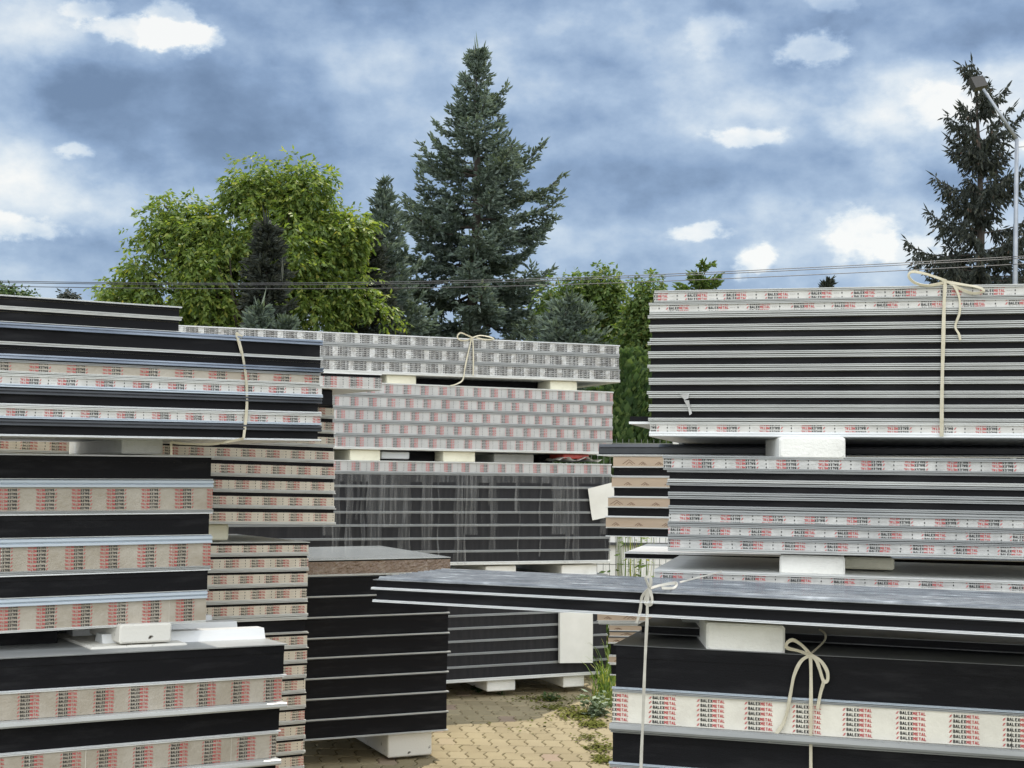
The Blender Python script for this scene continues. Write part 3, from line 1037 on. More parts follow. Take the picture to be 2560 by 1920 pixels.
# stretch film hanging in vertical folds over the film-wrapped pack
fm = MB()
xa_, xe = C3.s_at(800), C3.s_at(1527)
zt_, zb_ = C3.z_at(1188), C3.z_at(1411)
hole = (C3.s_at(1375), C3.z_at(1362), .075, .105)
ncol, nrow = 74, 12
xs_ = np.sort(np.concatenate([[xa_, xe], rng.uniform(xa_, xe, ncol - 1)]))
gv = {}
for i in range(ncol + 1):
    for k in range(nrow + 1):
        z = zt_ + (zb_ - zt_) * k / nrow
        gv[i, k] = len(fm.v)
        fm.v.append((xs_[i] + .006 * math.sin(k * .9 + xs_[i] * 30), -(.012 + .006 * (i % 2) + .003 * math.sin(k + xs_[i] * 9)), z))
for i in range(ncol):
    on = rng.random() < (.5 if xs_[i] < xe - .45 else .8)
    last = nrow if rng.random() < .5 else int(rng.integers(4, nrow))
    for k in range(nrow):
        if k > 0 and (not on or k >= last):
            continue
        xm, zm = (xs_[i] + xs_[i + 1]) / 2, zt_ + (zb_ - zt_) * (k + .5) / nrow
        if ((xm - hole[0]) / hole[2]) ** 2 + ((zm - hole[1]) / hole[3]) ** 2 < 1:
            continue
        fm.f.append((gv[i, k], gv[i, k + 1], gv[i + 1, k + 1], gv[i + 1, k]))
        fm.mi.append(0)
o = fm.build('stretch_film', 'stretch_film', smooth=True)
o.matrix_world = C3.frame(0, 0)
tag(o, 'clear torn stretch film hanging in folds over black back pack', 'film')

# ------------------------------------------------------------------ right stacks
OFR = 3150
XR = -13500
z6 = 1.993
R1 = Pack(1640, 4.25 * (2100 + 13500) / (1640 + 13500), XR, (1623, 726.3, 2560, 709.2))
rows = [(151, 212, 'arrow', 15, 10, dict(mt='lip_steel', mb='lip_steel', s_extra=(.004, 0))), (212, 274, 'arrow', 14, 18, dict(mt='lip_steel', mb='lip_steel', s_extra=(-.012, 0)))]
yy = 274
for i in range(8):
    rows.append((yy, yy + 66.1, 'foam', 17, 17, dict(s_extra=(rng.uniform(-.012, -.004), 0), pt=.009, pb=.009, mt='lip_steel', mb='lip_steel')))
    yy += 66.1
rows.append((yy, 880, 'arrow', 17, 26, dict(flip=True, s_extra=(-.004, 0), mb='white_steel')))
r1p = bundle(R1, rows, 'in tall bow-tied right pack', 'panels of the tall bow-tied right pack', 1628, OFR, 1.05, z6, 650)
# long edge that sticks out at the lower left of the tall right pack (part of its lowest panel)
Lz = R1.z_at(650 + 803 / z6) - R1.z_at(650 + 880 / z6)
stub = MB()
stub.box(-.066, -.002, .03, .9, Lz + .000, Lz + .016)
stub.build('protruding_edge', 'black_membrane', r1p[-1])
sl = MB()
sl.box(-.068, -.002, .024, .9, Lz - .008, Lz - .0006)
sl.build('protruding_sheet', 'white_steel', r1p[-1])

Kp = Pack(1640, 5.05 * (2100 + 13500) / (1640 + 13500), XR, (1496, 1138.6, 1946.6, 1139.7))
kz0, kz1 = Kp.z_at(1138.8), Kp.z_at(1110)
ka, kb = Kp.s_at(1497), Kp.s_at(OFR)
clad = thing('cladding_panel', 'long dark grey cladding panel jutting left under tall right pack', 'panel', Kp.frame(ka, kz0))
T = kz1 - kz0
c = MB()
c.extrude([(.3, .004), (.002, .004), (-.003, .008), (-.004, T * .62), (.004, T * .66), (.004, T * .70), (-.002, T * .74), (.012, T), (.3, T)][::-1], 0, kb - ka, 0, lambda x: (.0015 * math.sin(x * 4), 0), 16)
c.build('cladding_face', 'anthracite_steel', clad)
c = MB()
c.extrude([(.32, -.0005), (-.007, -.0005), (-.007, .0032), (.32, .0032)][::-1], -.006, kb - ka)
c.build('bottom_sheet', 'white_steel', clad)

R2 = Pack(1663, 4.2 * (2100 + 15000) / (1663 + 15000), -15000, (1663, 1137.7, 2560, 1146.7))
gd = dict(mt='grey_steel', mb='grey_steel')
rows = [(972, 1046, 'arrow_dull', 17, 12, dict(gd, flip=True, s_extra=(-.006, 0))),
        (1046, 1108, 'foam', 10, 19, dict(gd, mb='lip_steel')), (1108, 1172, 'foam', 14, 19, dict(gd, s_extra=(.003, 0))), (1172, 1238, 'foam', 17, 17, dict(gd, s_extra=(.006, 0))),
        (1238, 1310, 'arrow_dull', 26, 10, dict(gd, flip=True, s_extra=(.006, 0))), (1310, 1376, 'arrow_dull', 17, 13, dict(gd, s_extra=(.007, 0))),
        (1376, 1450, 'arrow_dull', 15, 20, dict(gd, mb='lip_steel', s_extra=(.008, 0)))]
bundle(R2, rows, 'in middle right pack', 'panels of the middle right pack', 1665, OFR, 1.05, z6, 650)
block(R1, 1950, 2114, 1091.5, 1144.5, -.06, .34, 'white_foam', 'white foam block on dark cladding under tall right pack', skew=-.42 + .247)
Rw = Pack(1640, 4.30, -15000, (1636, 1423, 2560, 1453))
panel(Rw, 1634, OFR, 1423, 1450, 'arrow_dull', 7.5, 3, mt='pale_steel', mb='pale_steel', width=.8, label='single pale panel with lettered tape lying behind glossy panels', group=None)
block(Rw, 1947, 2112, 1380, 1433.5, .05, .5, 'white_foam', 'pale grey foam block right under middle right pack')
block(Rw, 2113, 2244, 1388, 1418, .22, .4, 'cream_foam', 'yellowish foam block set back under middle right pack')
Rt = Pack(1600, 5.25, -15000, (1558, 1383, 1944, 1391))
panel(Rt, 1558, 2700, 1382, 1397, 'foam', 2.2, 1.6, mt='white_steel', mb='pale_steel', width=.75, label='thin black-edged panel jutting left before the wire fence', group=None)
Rt2 = Pack(1750, 5.4, -15000, (1750, 1370, 1944, 1374))
panel(Rt2, 1749, 2700, 1372, 1384.5, 'foam', 1.5, 1.5, mt='grey_steel', mb='grey_steel', width=.55, label='thin dark panel in shade below middle right pack', group=None)

# orange-taped stack further back
R3 = Pack(1600, 6.0, -9000, (1530, 1190.5, 1664, 1191.4))
z7 = 4.609
rows = [(186, 313, 'orange', 8, 8, dict(x0=1534)), (313, 425, 'foam', 4, 14, dict(x0=1531, mb='white_steel')), (425, 545, 'orange', 8, 6, dict(x0=1528)), (545, 660, 'foam', 5, 12, dict(x0=1530, mb='white_steel')),
        (660, 776, 'orange', 9, 8, dict(x0=1519)), (776, 890, 'foam', 5, 12, dict(x0=1516, mb='white_steel')), (890, 1014, 'orange', 8, 6, dict(x0=1517)), (1014, 1118, 'foam', 5, 9, dict(x0=1516, mb='white_steel'))]
bundle(R3, rows, 'in orange-taped stack behind cladding panel', 'panels of the orange-taped stack', 1530, 2100, 1.0, z7, 1100)
R3b = Pack(1600, 6.0, -9000, (1497, 1533, 1636, 1534))
rows = [(1530, 1553, 'orange', 1.5, 1.5, dict(x0=1497)), (1553, 1561, 'foam', 6, 1, dict(x0=1499, mt='pale_steel', last=False)), (1562, 1578, 'orange', 2, 2, {}), (1578, 1592, 'orange', 2.5, 2, dict(mt='anthracite_steel')), (1592, 1608, 'orange', 2.5, 2, dict(mt='anthracite_steel')), (1608, 1640, 'foam', 2, 2, {}),
        (1640, 1660, 'orange', 3, 3, {}), (1660, 1690, 'foam', 3, 3, {})]
bundle(R3b, rows, 'in low orange-taped stack behind weeds', 'panels of the low orange-taped stack', 1525, 1900, .9, 1.0, 0)

# two dark glossy panels on top of the lower right pack
R4 = Pack(942, 3.7 * (1860 + 6848) / (942 + 6848), -6848, (942, 1449.7, 2560, 1526))
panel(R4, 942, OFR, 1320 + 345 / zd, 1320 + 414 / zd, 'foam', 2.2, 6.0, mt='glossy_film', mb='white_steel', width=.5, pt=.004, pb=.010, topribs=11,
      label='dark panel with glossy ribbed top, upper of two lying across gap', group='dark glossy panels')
panel(R4, 942, OFR, 1320 + 414 / zd, 1320 + 499 / zd, 'foam', 2.0, 6.4, mt='anthracite_steel', mb='white_steel', width=.5, pt=.004, pb=.010,
      label='dark panel with white bottom edge, lower of two lying across gap', group='dark glossy panels')

R5 = Pack(1535, 3.75 * (2000 + 10750) / (1535 + 10750), -10750, (1535, 1610.6, 2560, 1663))
rows = [(320, 541, 'foam', 4, 10, dict(mt='grey_dark_steel', pt=.003, mb='bluish_steel')), (541, 740, 'dense_cream', 14, 26, dict(mt='grey_steel', mb='grey_steel', ledge=.030, s_extra=(-.004, 0))),
        (740, 916, 'foam', 18, 10, dict(mt='grey_steel', mb='bluish_steel', s_extra=(-.004, 0))), (916, 1110, 'dense_cream', 14, 22, dict(mt='grey_steel', s_extra=(-.004, 0))),
        (1110, 1330, 'foam', 10, 10, {}), (1330, 1530, 'dense_cream', 10, 10, {}), (1530, 1750, 'foam', 10, 10, {})]
bundle(R5, rows, 'in thick lower right pack', 'panels of the thick lower right pack', 1535, OFR, 1.15, z6, 1450)
R5s = Pack(2050, 3.92, -10750, (2050, 1606.5, 2560, 1633))
panel(R5s, 1600, OFR, 1584, 1606.5, 'foam', 3, 2, mt='grey_dark_steel', mb='grey_dark_steel', width=.9, label='dark thin panel set back on top of thick lower right pack')
block(R5, 1766, 1962, 1546, 1616, .004, .5, 'white_foam', 'large bright white foam block carrying the two dark glossy panels', skew=-.25)
block(R5s, 1700, 1768, 1550, 1574, .02, .2, 'grey_steel', 'small grey offcut left of the large white foam block', name='panel_offcut', cat='offcut')


# ------------------------------------------------------------------ tying straps with bows
def spl(pts, n=10):
    """Catmull-Rom through the points"""
    pts = [Vector(p) for p in pts]
    out = []
    for i in range(len(pts) - 1):
        p0, p1, p2, p3 = pts[max(i - 1, 0)], pts[i], pts[i + 1], pts[min(i + 2, len(pts) - 1)]
        for k in range(n):
            t = k / n
            out.append(.5 * ((2 * p1) + (-p0 + p2) * t + (2 * p0 - 5 * p1 + 4 * p2 - p3) * t * t + (-p0 + 3 * p1 - 3 * p2 + p3) * t ** 3))
    out.append(pts[-1])
    return out


def strap(pk, label, lines, bow, width, off=.012, mt='strap_cloth'):
    """lines / bow: lists of polylines of photo points (u, v[, distance in front of the pack])"""
    l0 = lines[0][0] if isinstance(lines[0], tuple) else lines[0]
    root = thing('tying_strap', label, 'strap', Matrix.Translation(pk.pt(*l0[0][:2])))
    inv = root.matrix_world.inverted()

    def conv(pl):
        return spl([inv @ (pk.pt(q[0], q[1]) - pk.nrm * (q[2] if len(q) > 2 else off)) for q in pl])
    def put(pls, nm):
        for pl in pls:
            w = width
            if isinstance(pl, tuple):
                pl, w = pl
            mb = MB()
            a = rng.uniform(0, 3)
            cp = conv(pl)
            mb.ribbon(cp, [w * .74 * (1 + .10 * math.sin(i * .33 + a)) for i in range(len(cp))], -pk.nrm,
                      twist=(lambda t: .55 * math.sin(3.2 * t + a)) if nm != 'band' else (lambda t: .4 * math.sin(3 * t + a)))
            mb.build(nm, mt, root, smooth=False)
    put(lines, 'band')
    put(bow, 'bow_loop')
    return root


q1 = lambda pts: [(x / 2.572, 720 + y / 2.572, *o) for (x, y, *o) in pts]
strap(L1u, 'cream cloth strap tied round upper left pack, sagging below', [q1([(1515, 300), (1545, 400), (1572, 560), (1580, 700), (1575, 820), (1558, 968)]),
      (q1([(1558, 968), (1460, 990, .0), (1380, 1003, -.05), (1250, 1000, -.08), (1160, 990, -.1)]), .012), (q1([(1160, 985, -.1), (1163, 1072, -.1)]), .012)],
      [q1([(1510, 290), (1535, 312), (1550, 318)]), q1([(1512, 300), (1525, 345), (1548, 420)])], .014)
q5 = lambda pts: [(1100 + x / z5, 800 + y / z5, *o) for (x, y, *o) in pts]
strap(C1, 'thin cream strap with bow on the foil-taped back pack', [q5([(295, 165), (300, 260), (302, 380), (300, 515)]), q5([(285, 170), (255, 300), (225, 440), (205, 550), (150, 590), (90, 608)])],
      [q5([(295, 165), (240, 190), (175, 185), (155, 150), (185, 120), (240, 140), (295, 165)]), q5([(295, 165), (360, 145), (440, 155), (490, 175), (420, 182), (330, 165)])], .012)
q6 = lambda pts: [(1450 + x / z6, 650 + y / z6, *o) for (x, y, *o) in pts]
strap(R1, 'wide cream strap with large bow on tall right pack', [(q6([(1818, 112), (1812, 240), (1808, 420), (1803, 620), (1800, 880)]), .014), (q6([(1850, 110), (1885, 180), (1890, 260), (1868, 332), (1885, 370), (1893, 402)]), .009)],
      [q6([(1825, 112), (1740, 130), (1670, 118), (1637, 85), (1655, 62), (1730, 75), (1825, 108)]), q6([(1825, 112), (1900, 125), (1985, 140), (2007, 160), (1950, 168), (1880, 140), (1835, 114)])], .0105, .014)
q8 = lambda pts: [(1380 + x / 3.318, 1400 + y / 3.318, *o) for (x, y, *o) in pts]
strap(R4, 'grey-white strap knotted over dark glossy panels, hanging to the ground', [q8([(815, 240), (803, 370), (800, 480), (785, 800), (775, 1050), (765, 1350), (752, 1660), (745, 2100)])],
      [q8([(820, 235), (760, 300), (745, 400), (730, 470), (712, 520)]), q8([(820, 235), (840, 310), (835, 360), (800, 370), (785, 330), (815, 245)]), q8([(820, 230), (800, 180), (790, 145), (825, 140), (832, 190), (820, 228)]),
       q8([(820, 235), (880, 215, -.02), (970, 205, -.06), (975, 240, -.04), (900, 235, -.01)]), (q8([(970, 205, -.1), (1060, 180, -.2), (1160, 150, -.3)]), .006)], .0105, mt='strap_grey')
q9 = lambda pts: [(1450 + x / z6, 1450 + y / z6, *o) for (x, y, *o) in pts]
strap(R5, 'cream strap with drooping bow on thick lower right pack', [q9([(1150, 372), (1153, 500), (1152, 700), (1152, 937), (1153, 1300)])],
      [q9([(1150, 372), (1105, 400), (1070, 470), (1050, 570), (1035, 650), (1010, 720), (960, 785), (940, 795)]), q9([(1145, 370), (1090, 350), (1035, 335), (1035, 310), (1065, 297), (1110, 325), (1150, 370)]),
       q9([(1150, 370), (1200, 400), (1232, 450), (1235, 495), (1215, 500), (1195, 440), (1180, 400), (1155, 375)]), q9([(1218, 500), (1200, 560), (1185, 640)]), (q9([(1150, 368, .0), (1200, 330, -.12), (1200, 300, -.16), (1165, 285, -.2)]), .007)], .012)
# torn plastic scrap on the tall right pack
ps = MB()
pp = q6([(500, 672), (545, 668), (543, 690), (522, 698)])
pp2 = q6([(520, 700), (546, 700), (552, 745), (541, 740)])
pp3 = q6([(541, 738), (553, 740), (560, 765), (548, 775)])
for pq in (pp, pp2, pp3):
    ps.add([R1.pt(*q_[:2]) - R1.nrm * (.012 + .004 * rng.random()) for q_ in pq], [(3, 2, 1, 0)])
tag(ps.build('plastic_scrap', 'tape_grey'), 'torn pale plastic scrap caught in the tall right pack', 'plastic')

# ------------------------------------------------------------------ trees
def frames(d):
    d = d / np.linalg.norm(d, axis=1, keepdims=True)
    r = rng.normal(size=d.shape)
    a = np.cross(d, r)
    a /= np.linalg.norm(a, axis=1, keepdims=True) + 1e-9
    b = np.cross(d, a)
    return d, a, b


def spindles(p, d, ln, wd):
    """shoots: two crossed tapering blades per shoot -> (n*2, 4, 3)"""
    d, a, b = frames(d)
    ln, wd = ln[:, None], wd[:, None]
    m = p + d * ln * .45
    e = p + d * ln
    q1_ = np.stack([p, m + a * wd, e, m - a * wd], 1)
    q2_ = np.stack([p, m + b * wd, e, m - b * wd], 1)
    return np.concatenate([q1_, q2_])


def conifer(name, label, base, H, prof, mats, zmin=.8, whorl=.34, shoot=(.20, .042), droop=.25, seed=1, hang=0.0, upturn=.35, dens=1.0, lean=0.0, cones=0.0,
            skip=None, group=None, nb=(7, 10), trunk_r=.17, tl_max=.75, curtain=0):
    global rng
    keep = rng
    rng = np.random.default_rng(seed)
    root = thing(name, label, 'tree', Matrix.Translation(base), group)
    tr = MB()
    npt = 14
    pts = [(.05 * math.sin(k * .8) + lean * (k / npt) ** 2, 0, H * k / npt) for k in range(npt + 1)]
    tr.tube(pts, [trunk_r * (1 - k / npt) ** .8 + .012 for k in range(npt + 1)], 10)
    SP, SD, SL, SWd, TW, CN = [], [], [], [], [], []
    z = zmin
    br = MB()
    while z < H - .15:
        f = z / H
        Rr = prof(f)
        n = max(4, int(rng.integers(nb[0], nb[1]) * (0.7 + .3 * (1 - f))))
        a0 = rng.uniform(0, 6.28)
        for k in range(n):
            az_ = a0 + 6.283 * k / n + rng.normal(0, .22)
            L = Rr * rng.uniform(.5, 1.12)
            if skip and skip(f, az_, rng):
                continue
            zz = z + rng.normal(0, whorl * .3)
            hd = np.array([math.cos(az_), math.sin(az_), 0])
            perp = np.array([-hd[1], hd[0], 0])
            rise = (.62 * max(0, f - .55) / .45) + rng.normal(0, .06)
            m = max(4, int(L / .13))
            P_ = []
            for i in range(m + 1):
                t = i / m
                P_.append(np.array([lean * f * f, 0, zz]) + hd * L * t + np.array([0, 0, L * (rise * t - droop * (1 - f) * 1.2 * t * (1 - .35 * t) + upturn * .3 * t ** 4)]) + perp * rng.normal(0, .015))
            if L > .5:
                br.tube([tuple(x) for x in P_[::max(1, m // 5)]] + [tuple(P_[-1])], [max(.006, .016 * L * (1 - i / (len(P_[::max(1, m // 5)]) + .5))) for i in range(len(P_[::max(1, m // 5)]) + 1)], 5)
            for i in range(1, m + 1):
                t = i / m
                if t < .2 and L > .8:
                    continue
                pd = (P_[i] - P_[i - 1])
                pd /= np.linalg.norm(pd)
                for _ in range(2):
                    SP.append(P_[i] + rng.normal(0, .03, 3)); SD.append(pd + rng.normal(0, .2, 3)); SL.append(shoot[0] * rng.uniform(.8, 1.3) * (1.5 if i == m else 1)); SWd.append(shoot[1])
                for _ in range(curtain):
                    SP.append(P_[i] + rng.normal(0, .06, 3)); SD.append(np.array([rng.normal(0, .25), rng.normal(0, .25), -1.0])); SL.append(shoot[0] * rng.uniform(.8, 2.0) * (1 - .5 * t)); SWd.append(shoot[1])
                tl = min(tl_max, .62 * L * (1 - t) + .16) * (0.7 if t < .4 else 1) * rng.uniform(.75, 1.15)
                for sgn in (-1, 1):
                    if rng.random() > .94 * dens:
                        continue
                    td = pd * .62 + perp * sgn * rng.uniform(.5, .95) + np.array([0, 0, -hang * rng.uniform(.5, 1.4) + rng.normal(0, .16)])
                    td /= np.linalg.norm(td)
                    q = max(2, int(tl / (shoot[0] * .42)))
                    for j in range(q):
                        c = P_[i] + td * tl * (j + .2) / q + np.array([0, 0, -hang * .25 * tl * (j / q) ** 2])
                        for s2 in ((0, .4) if j == q - 1 else (-1, 1, 0)):
                            dd = td + s2 * (pd * .7 - perp * sgn * .25) + rng.normal(0, .25, 3) + np.array([0, 0, .14 - hang * .5])
                            SP.append(c + rng.normal(0, .022, 3)); SD.append(dd); SL.append(shoot[0] * rng.uniform(.65, 1.2)); SWd.append(shoot[1] * rng.uniform(.7, 1.2))
                    if cones and rng.random() < cones and f > .35:
                        CN.append(P_[i] + td * tl * rng.uniform(.3, 1))
        z += whorl * (1.0 - .35 * f) * rng.uniform(.8, 1.2)
    # leader
    for k in range(26):
        h_ = rng.uniform(0, 1.3)
        SP.append(np.array([lean + rng.normal(0, .10 * h_ + .01), rng.normal(0, .10 * h_ + .01), H - .12 - h_])); SD.append(np.array([rng.normal(0, .12), rng.normal(0, .12), 1.0])); SL.append(rng.uniform(.3, .6) if shoot[0] < .2 else shoot[0] * 1.8); SWd.append(shoot[1] * .7)
    tr.build('trunk', 'bark', root)
    br.build('limbs', 'bark', root)
    q = spindles(np.array(SP), np.array(SD), np.array(SL), np.array(SWd))
    mi = np.zeros(len(q), dtype=int)
    if CN:
        c = np.array(CN)
        q2 = spindles(c, np.tile(np.array([[0, 0, -1.0]]), (len(c), 1)) + rng.normal(0, .12, c.shape), np.full(len(c), .15), np.full(len(c), .028))
        q, mi = np.concatenate([q, q2]), np.concatenate([mi, np.ones(len(q2), dtype=int)])
    quads_object('crown', q, [mats, 'cone_scales'], root, mi)
    rng = keep
    return root


def G(u, d):
    p = P(u, 1150, d)
    return Vector((p.x, p.y, 0))


def top_h(u, v, d):
    return P(u, v, d).z


def profile(pts):
    xs, ys = zip(*pts)
    return lambda f: float(np.interp(f, xs, ys))


dS = 38.0
HS = top_h(1180, 114, dS)
pxm = dS / F


def skip_gap(f, a, r):
    left = math.cos(a) < -.2
    if left and .17 < f < .36:
        return r.random() < .75
    return r.random() < .06


conifer('spruce_tree', 'tallest blue-green spruce in the middle of the skyline', G(1180, dS), HS,
        profile([(0, 3.0), (.10, 3.6), (.20, 3.9), (.30, 3.8), (.38, 3.5), (.46, 3.1), (.53, 2.75), (.62, 2.3), (.70, 1.9), (.78, 1.3), (.86, .72), (.92, .42), (.97, .2), (1, .05)]),
        'spruce_needles', zmin=1.0, whorl=.52, shoot=(.17, .030), droop=.36, seed=5, upturn=.75, skip=skip_gap, trunk_r=.22, nb=(9, 12), hang=.10, tl_max=.8, curtain=1)
dN = 42.0
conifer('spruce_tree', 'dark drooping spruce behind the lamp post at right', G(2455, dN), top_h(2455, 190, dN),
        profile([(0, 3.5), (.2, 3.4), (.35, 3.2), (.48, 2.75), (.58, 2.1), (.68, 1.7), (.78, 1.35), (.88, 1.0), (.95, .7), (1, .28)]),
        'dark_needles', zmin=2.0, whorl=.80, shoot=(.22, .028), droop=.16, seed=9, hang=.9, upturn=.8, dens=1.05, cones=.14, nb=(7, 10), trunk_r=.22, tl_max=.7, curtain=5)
dm = 33.0
conifer('spruce_tree', 'slim blue-green spruce just left of the tallest spruce', G(950, dm), top_h(950, 470, dm),
        profile([(0, 2.4), (.3, 2.1), (.5, 1.6), (.72, .85), (.86, .4), (.94, .14), (1, .05)]), 'spruce_needles', zmin=1.0, whorl=.36, shoot=(.17, .030), seed=13, trunk_r=.1, curtain=1, upturn=.7)
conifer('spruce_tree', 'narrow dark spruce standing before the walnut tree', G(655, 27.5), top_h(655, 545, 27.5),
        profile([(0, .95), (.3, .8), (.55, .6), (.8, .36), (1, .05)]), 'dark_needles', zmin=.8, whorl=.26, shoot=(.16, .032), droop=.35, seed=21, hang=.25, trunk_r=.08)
conifer('spruce_tree', 'low young spruce before the walnut, peeking over the panels', G(640, 26), top_h(640, 770, 26),
        profile([(0, .8), (.5, .6), (.8, .3), (1, .05)]), 'spruce_needles', zmin=.6, whorl=.24, shoot=(.15, .03), seed=23, trunk_r=.06)
conifer('spruce_tree', 'small young spruce right of the low one before the walnut', G(705, 26), top_h(705, 800, 26),
        profile([(0, .7), (.5, .5), (.8, .26), (1, .05)]), 'spruce_needles', zmin=.6, whorl=.24, shoot=(.15, .03), seed=24, trunk_r=.06)
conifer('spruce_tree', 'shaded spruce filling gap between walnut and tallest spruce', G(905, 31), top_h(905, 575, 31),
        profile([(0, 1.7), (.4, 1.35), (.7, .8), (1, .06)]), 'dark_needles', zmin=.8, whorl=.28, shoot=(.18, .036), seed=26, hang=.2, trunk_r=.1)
conifer('spruce_tree', 'rounded blue-green spruce right of the tallest spruce', G(1415, 27), top_h(1415, 752, 27),
        profile([(0, 1.1), (.4, 1.1), (.7, .85), (.9, .5), (1, .12)]), 'spruce_needles', zmin=.5, whorl=.26, shoot=(.15, .028), seed=29, trunk_r=.09)
conifer('pine_tree', 'distant pine top showing over the tall right pack', G(1750, 60), top_h(1750, 668, 60),
        profile([(0, .9), (.55, 1.5), (.8, 1.4), (.93, .7), (1, .2)]), 'ash_leaves', zmin=5.0, whorl=.55, shoot=(.28, .05), seed=31, upturn=.1, hang=.5, nb=(5, 8), trunk_r=.12)
conifer('spruce_tree', 'tiny distant spruce tip over the tall right pack', G(2070, 70), top_h(2070, 700, 70),
        profile([(0, 1.2), (.6, .9), (1, .1)]), 'dark_needles', zmin=5.0, whorl=.4, shoot=(.25, .05), seed=33, trunk_r=.12)


def leafy(name, label, lobes, d, dspread, base_u, n_clump, n_leaf, leaf, mats, seed, clump_r=.5, droop=.6, group=None, trunk_r=.18, limbs=12, shell=.45):
    """broadleaf tree: leaf clumps spread through the union of rounded lobes (photo px: u, v, radius)"""
    g = np.random.default_rng(seed)
    base = G(base_u, d)
    root = thing(name, label, 'tree', Matrix.Translation(base), group)
    cs = []
    wts = np.array([l[2] ** 2 for l in lobes], dtype=float)
    wts /= wts.sum()
    bv = np.array(base)
    while len(cs) < n_clump:
        l = lobes[g.choice(len(lobes), p=wts)]
        v = g.normal(size=3)
        v /= np.linalg.norm(v)
        r = g.uniform(shell, 1.0) ** .6
        c = np.array(P(l[0], l[1], d))
        rad = max(.12, l[2] * d / F - .55 * clump_r)
        p = c + v * r * np.array([rad, rad * dspread, rad])
        if p[2] > .3:
            cs.append(p - bv)
    cs = np.array(cs)
    # compound leaves: drooping rachis with paired leaflets
    k = np.repeat(np.arange(len(cs)), n_leaf)
    N = len(k)
    v = g.normal(size=(N, 3))
    v /= np.linalg.norm(v, axis=1, keepdims=True)
    rr_ = clump_r * (g.uniform(.05, 1, N) ** .5)[:, None] * g.uniform(.5, 1.4, len(cs))[k][:, None]
    pos = cs[k] + v * rr_ * np.array([1, 1, .8])
    rd = v * .9 + g.normal(0, .45, (N, 3)) + np.array([0, 0, -droop])
    rd /= np.linalg.norm(rd, axis=1, keepdims=True)
    hz = np.cross(rd, np.array([0, 0, 1.0]) + g.normal(0, .35, (N, 3)))
    hz /= np.linalg.norm(hz, axis=1, keepdims=True) + 1e-9
    Qs = []
    RL = leaf[0] * 1.9 * g.uniform(.7, 1.2, N)[:, None]
    for t, sg in ((.25, 1), (.35, -1), (.55, 1), (.65, -1), (.85, 1), (.9, -1), (1.0, 0)):
        b0_ = pos + rd * RL * t + np.array([0, 0, -.25]) * RL * t * t
        d_ = rd * (.55 if sg else 1.0) + hz * sg * .8 + np.array([0, 0, -.35]) + g.normal(0, .22, (N, 3))
        d_ /= np.linalg.norm(d_, axis=1, keepdims=True)
        a = np.cross(d_, np.array([0, 0, 1.0]) + g.normal(0, .5, (N, 3)))
        a /= np.linalg.norm(a, axis=1, keepdims=True) + 1e-9
        nrm = np.cross(a, d_)
        ln = leaf[0] * g.uniform(.7, 1.25, N)[:, None]
        wd = leaf[1] * g.uniform(.7, 1.2, N)[:, None]
        m = b0_ + d_ * ln * .48
        Qs.append(np.stack([b0_, m + a * wd - nrm * wd * .3, b0_ + d_ * ln - nrm * ln * .12, m - a * wd - nrm * wd * .3], 1))
    q = np.concatenate(Qs)
    quads_object('crown', q, mats, root)
    tr = MB()
    ct = cs.mean(0)
    tr.tube([(0, 0, 0), (.06, 0, ct[2] * .25), (0, .05, ct[2] * .5), tuple(ct * np.array([.4, .4, .75]))], [trunk_r, trunk_r * .85, trunk_r * .7, trunk_r * .5], 9)
    tr.build('trunk', 'bark', root)
    br = MB()
    idx = g.choice(len(cs), size=min(limbs * 5, len(cs)), replace=False)
    for i in idx:
        s0 = np.array([0, 0, ct[2] * g.uniform(.35, .75)])
        e_ = cs[i]
        md = (s0 + e_) / 2 + np.array([0, 0, .25]) + g.normal(0, .15, 3)
        br.tube([tuple(s0), tuple(md), tuple(e_)], [trunk_r * .28, trunk_r * .16, .010], 5)
    br.build('limbs', 'bark', root)
    return root


leafy('walnut_tree', 'broad sunlit walnut tree with drooping leaves left of spruces',
      [(430, 590, 85), (370, 690, 75), (330, 745, 55), (400, 800, 110), (520, 600, 95), (560, 700, 130), (640, 560, 110), (640, 470, 45), (700, 470, 55), (760, 500, 75), (800, 560, 80), (830, 620, 75),
       (740, 620, 130), (860, 600, 50), (850, 720, 70), (760, 760, 110), (540, 800, 120), (440, 530, 40), (415, 520, 26), (620, 440, 26), (665, 445, 26), (745, 440, 30), (800, 470, 45), (885, 560, 30), (950, 770, 34), (480, 560, 40), (345, 690, 34), (590, 470, 26), (775, 455, 28), (300, 730, 34)],
      30.0, 1.25, 640, 300, 34, (.135, .031), 'walnut_leaves', 41, clump_r=.40, droop=.5, trunk_r=.24, limbs=16, shell=.6)
leafy('ash_tree', 'taller leafy tree behind hedge, right of the rounded spruce',
      [(1510, 745, 52), (1512, 705, 34), (1475, 750, 55), (1435, 735, 44), (1530, 790, 60), (1545, 850, 65), (1480, 830, 65), (1420, 820, 60), (1395, 750, 44), (1465, 715, 34)], 30.0, 1.2, 1500, 190, 16, (.11, .028), 'ash_leaves', 43, clump_r=.32, trunk_r=.12)
leafy('ash_tree', 'leafy tree with narrow top beside tall right pack',
      [(1620, 715, 28), (1612, 760, 36), (1600, 810, 45), (1580, 860, 45), (1625, 860, 50), (1600, 930, 60), (1660, 900, 60)], 27.0, 1.2, 1610, 170, 16, (.10, .027), 'ash_leaves', 47, clump_r=.28, trunk_r=.1)
leafy('shrub', 'small round shrub top above short panels at far left', [(262, 748, 18), (300, 760, 25)], 32.0, 1.0, 270, 26, 12, (.12, .03), 'walnut_leaves', 48, clump_r=.2, trunk_r=.05, limbs=3)
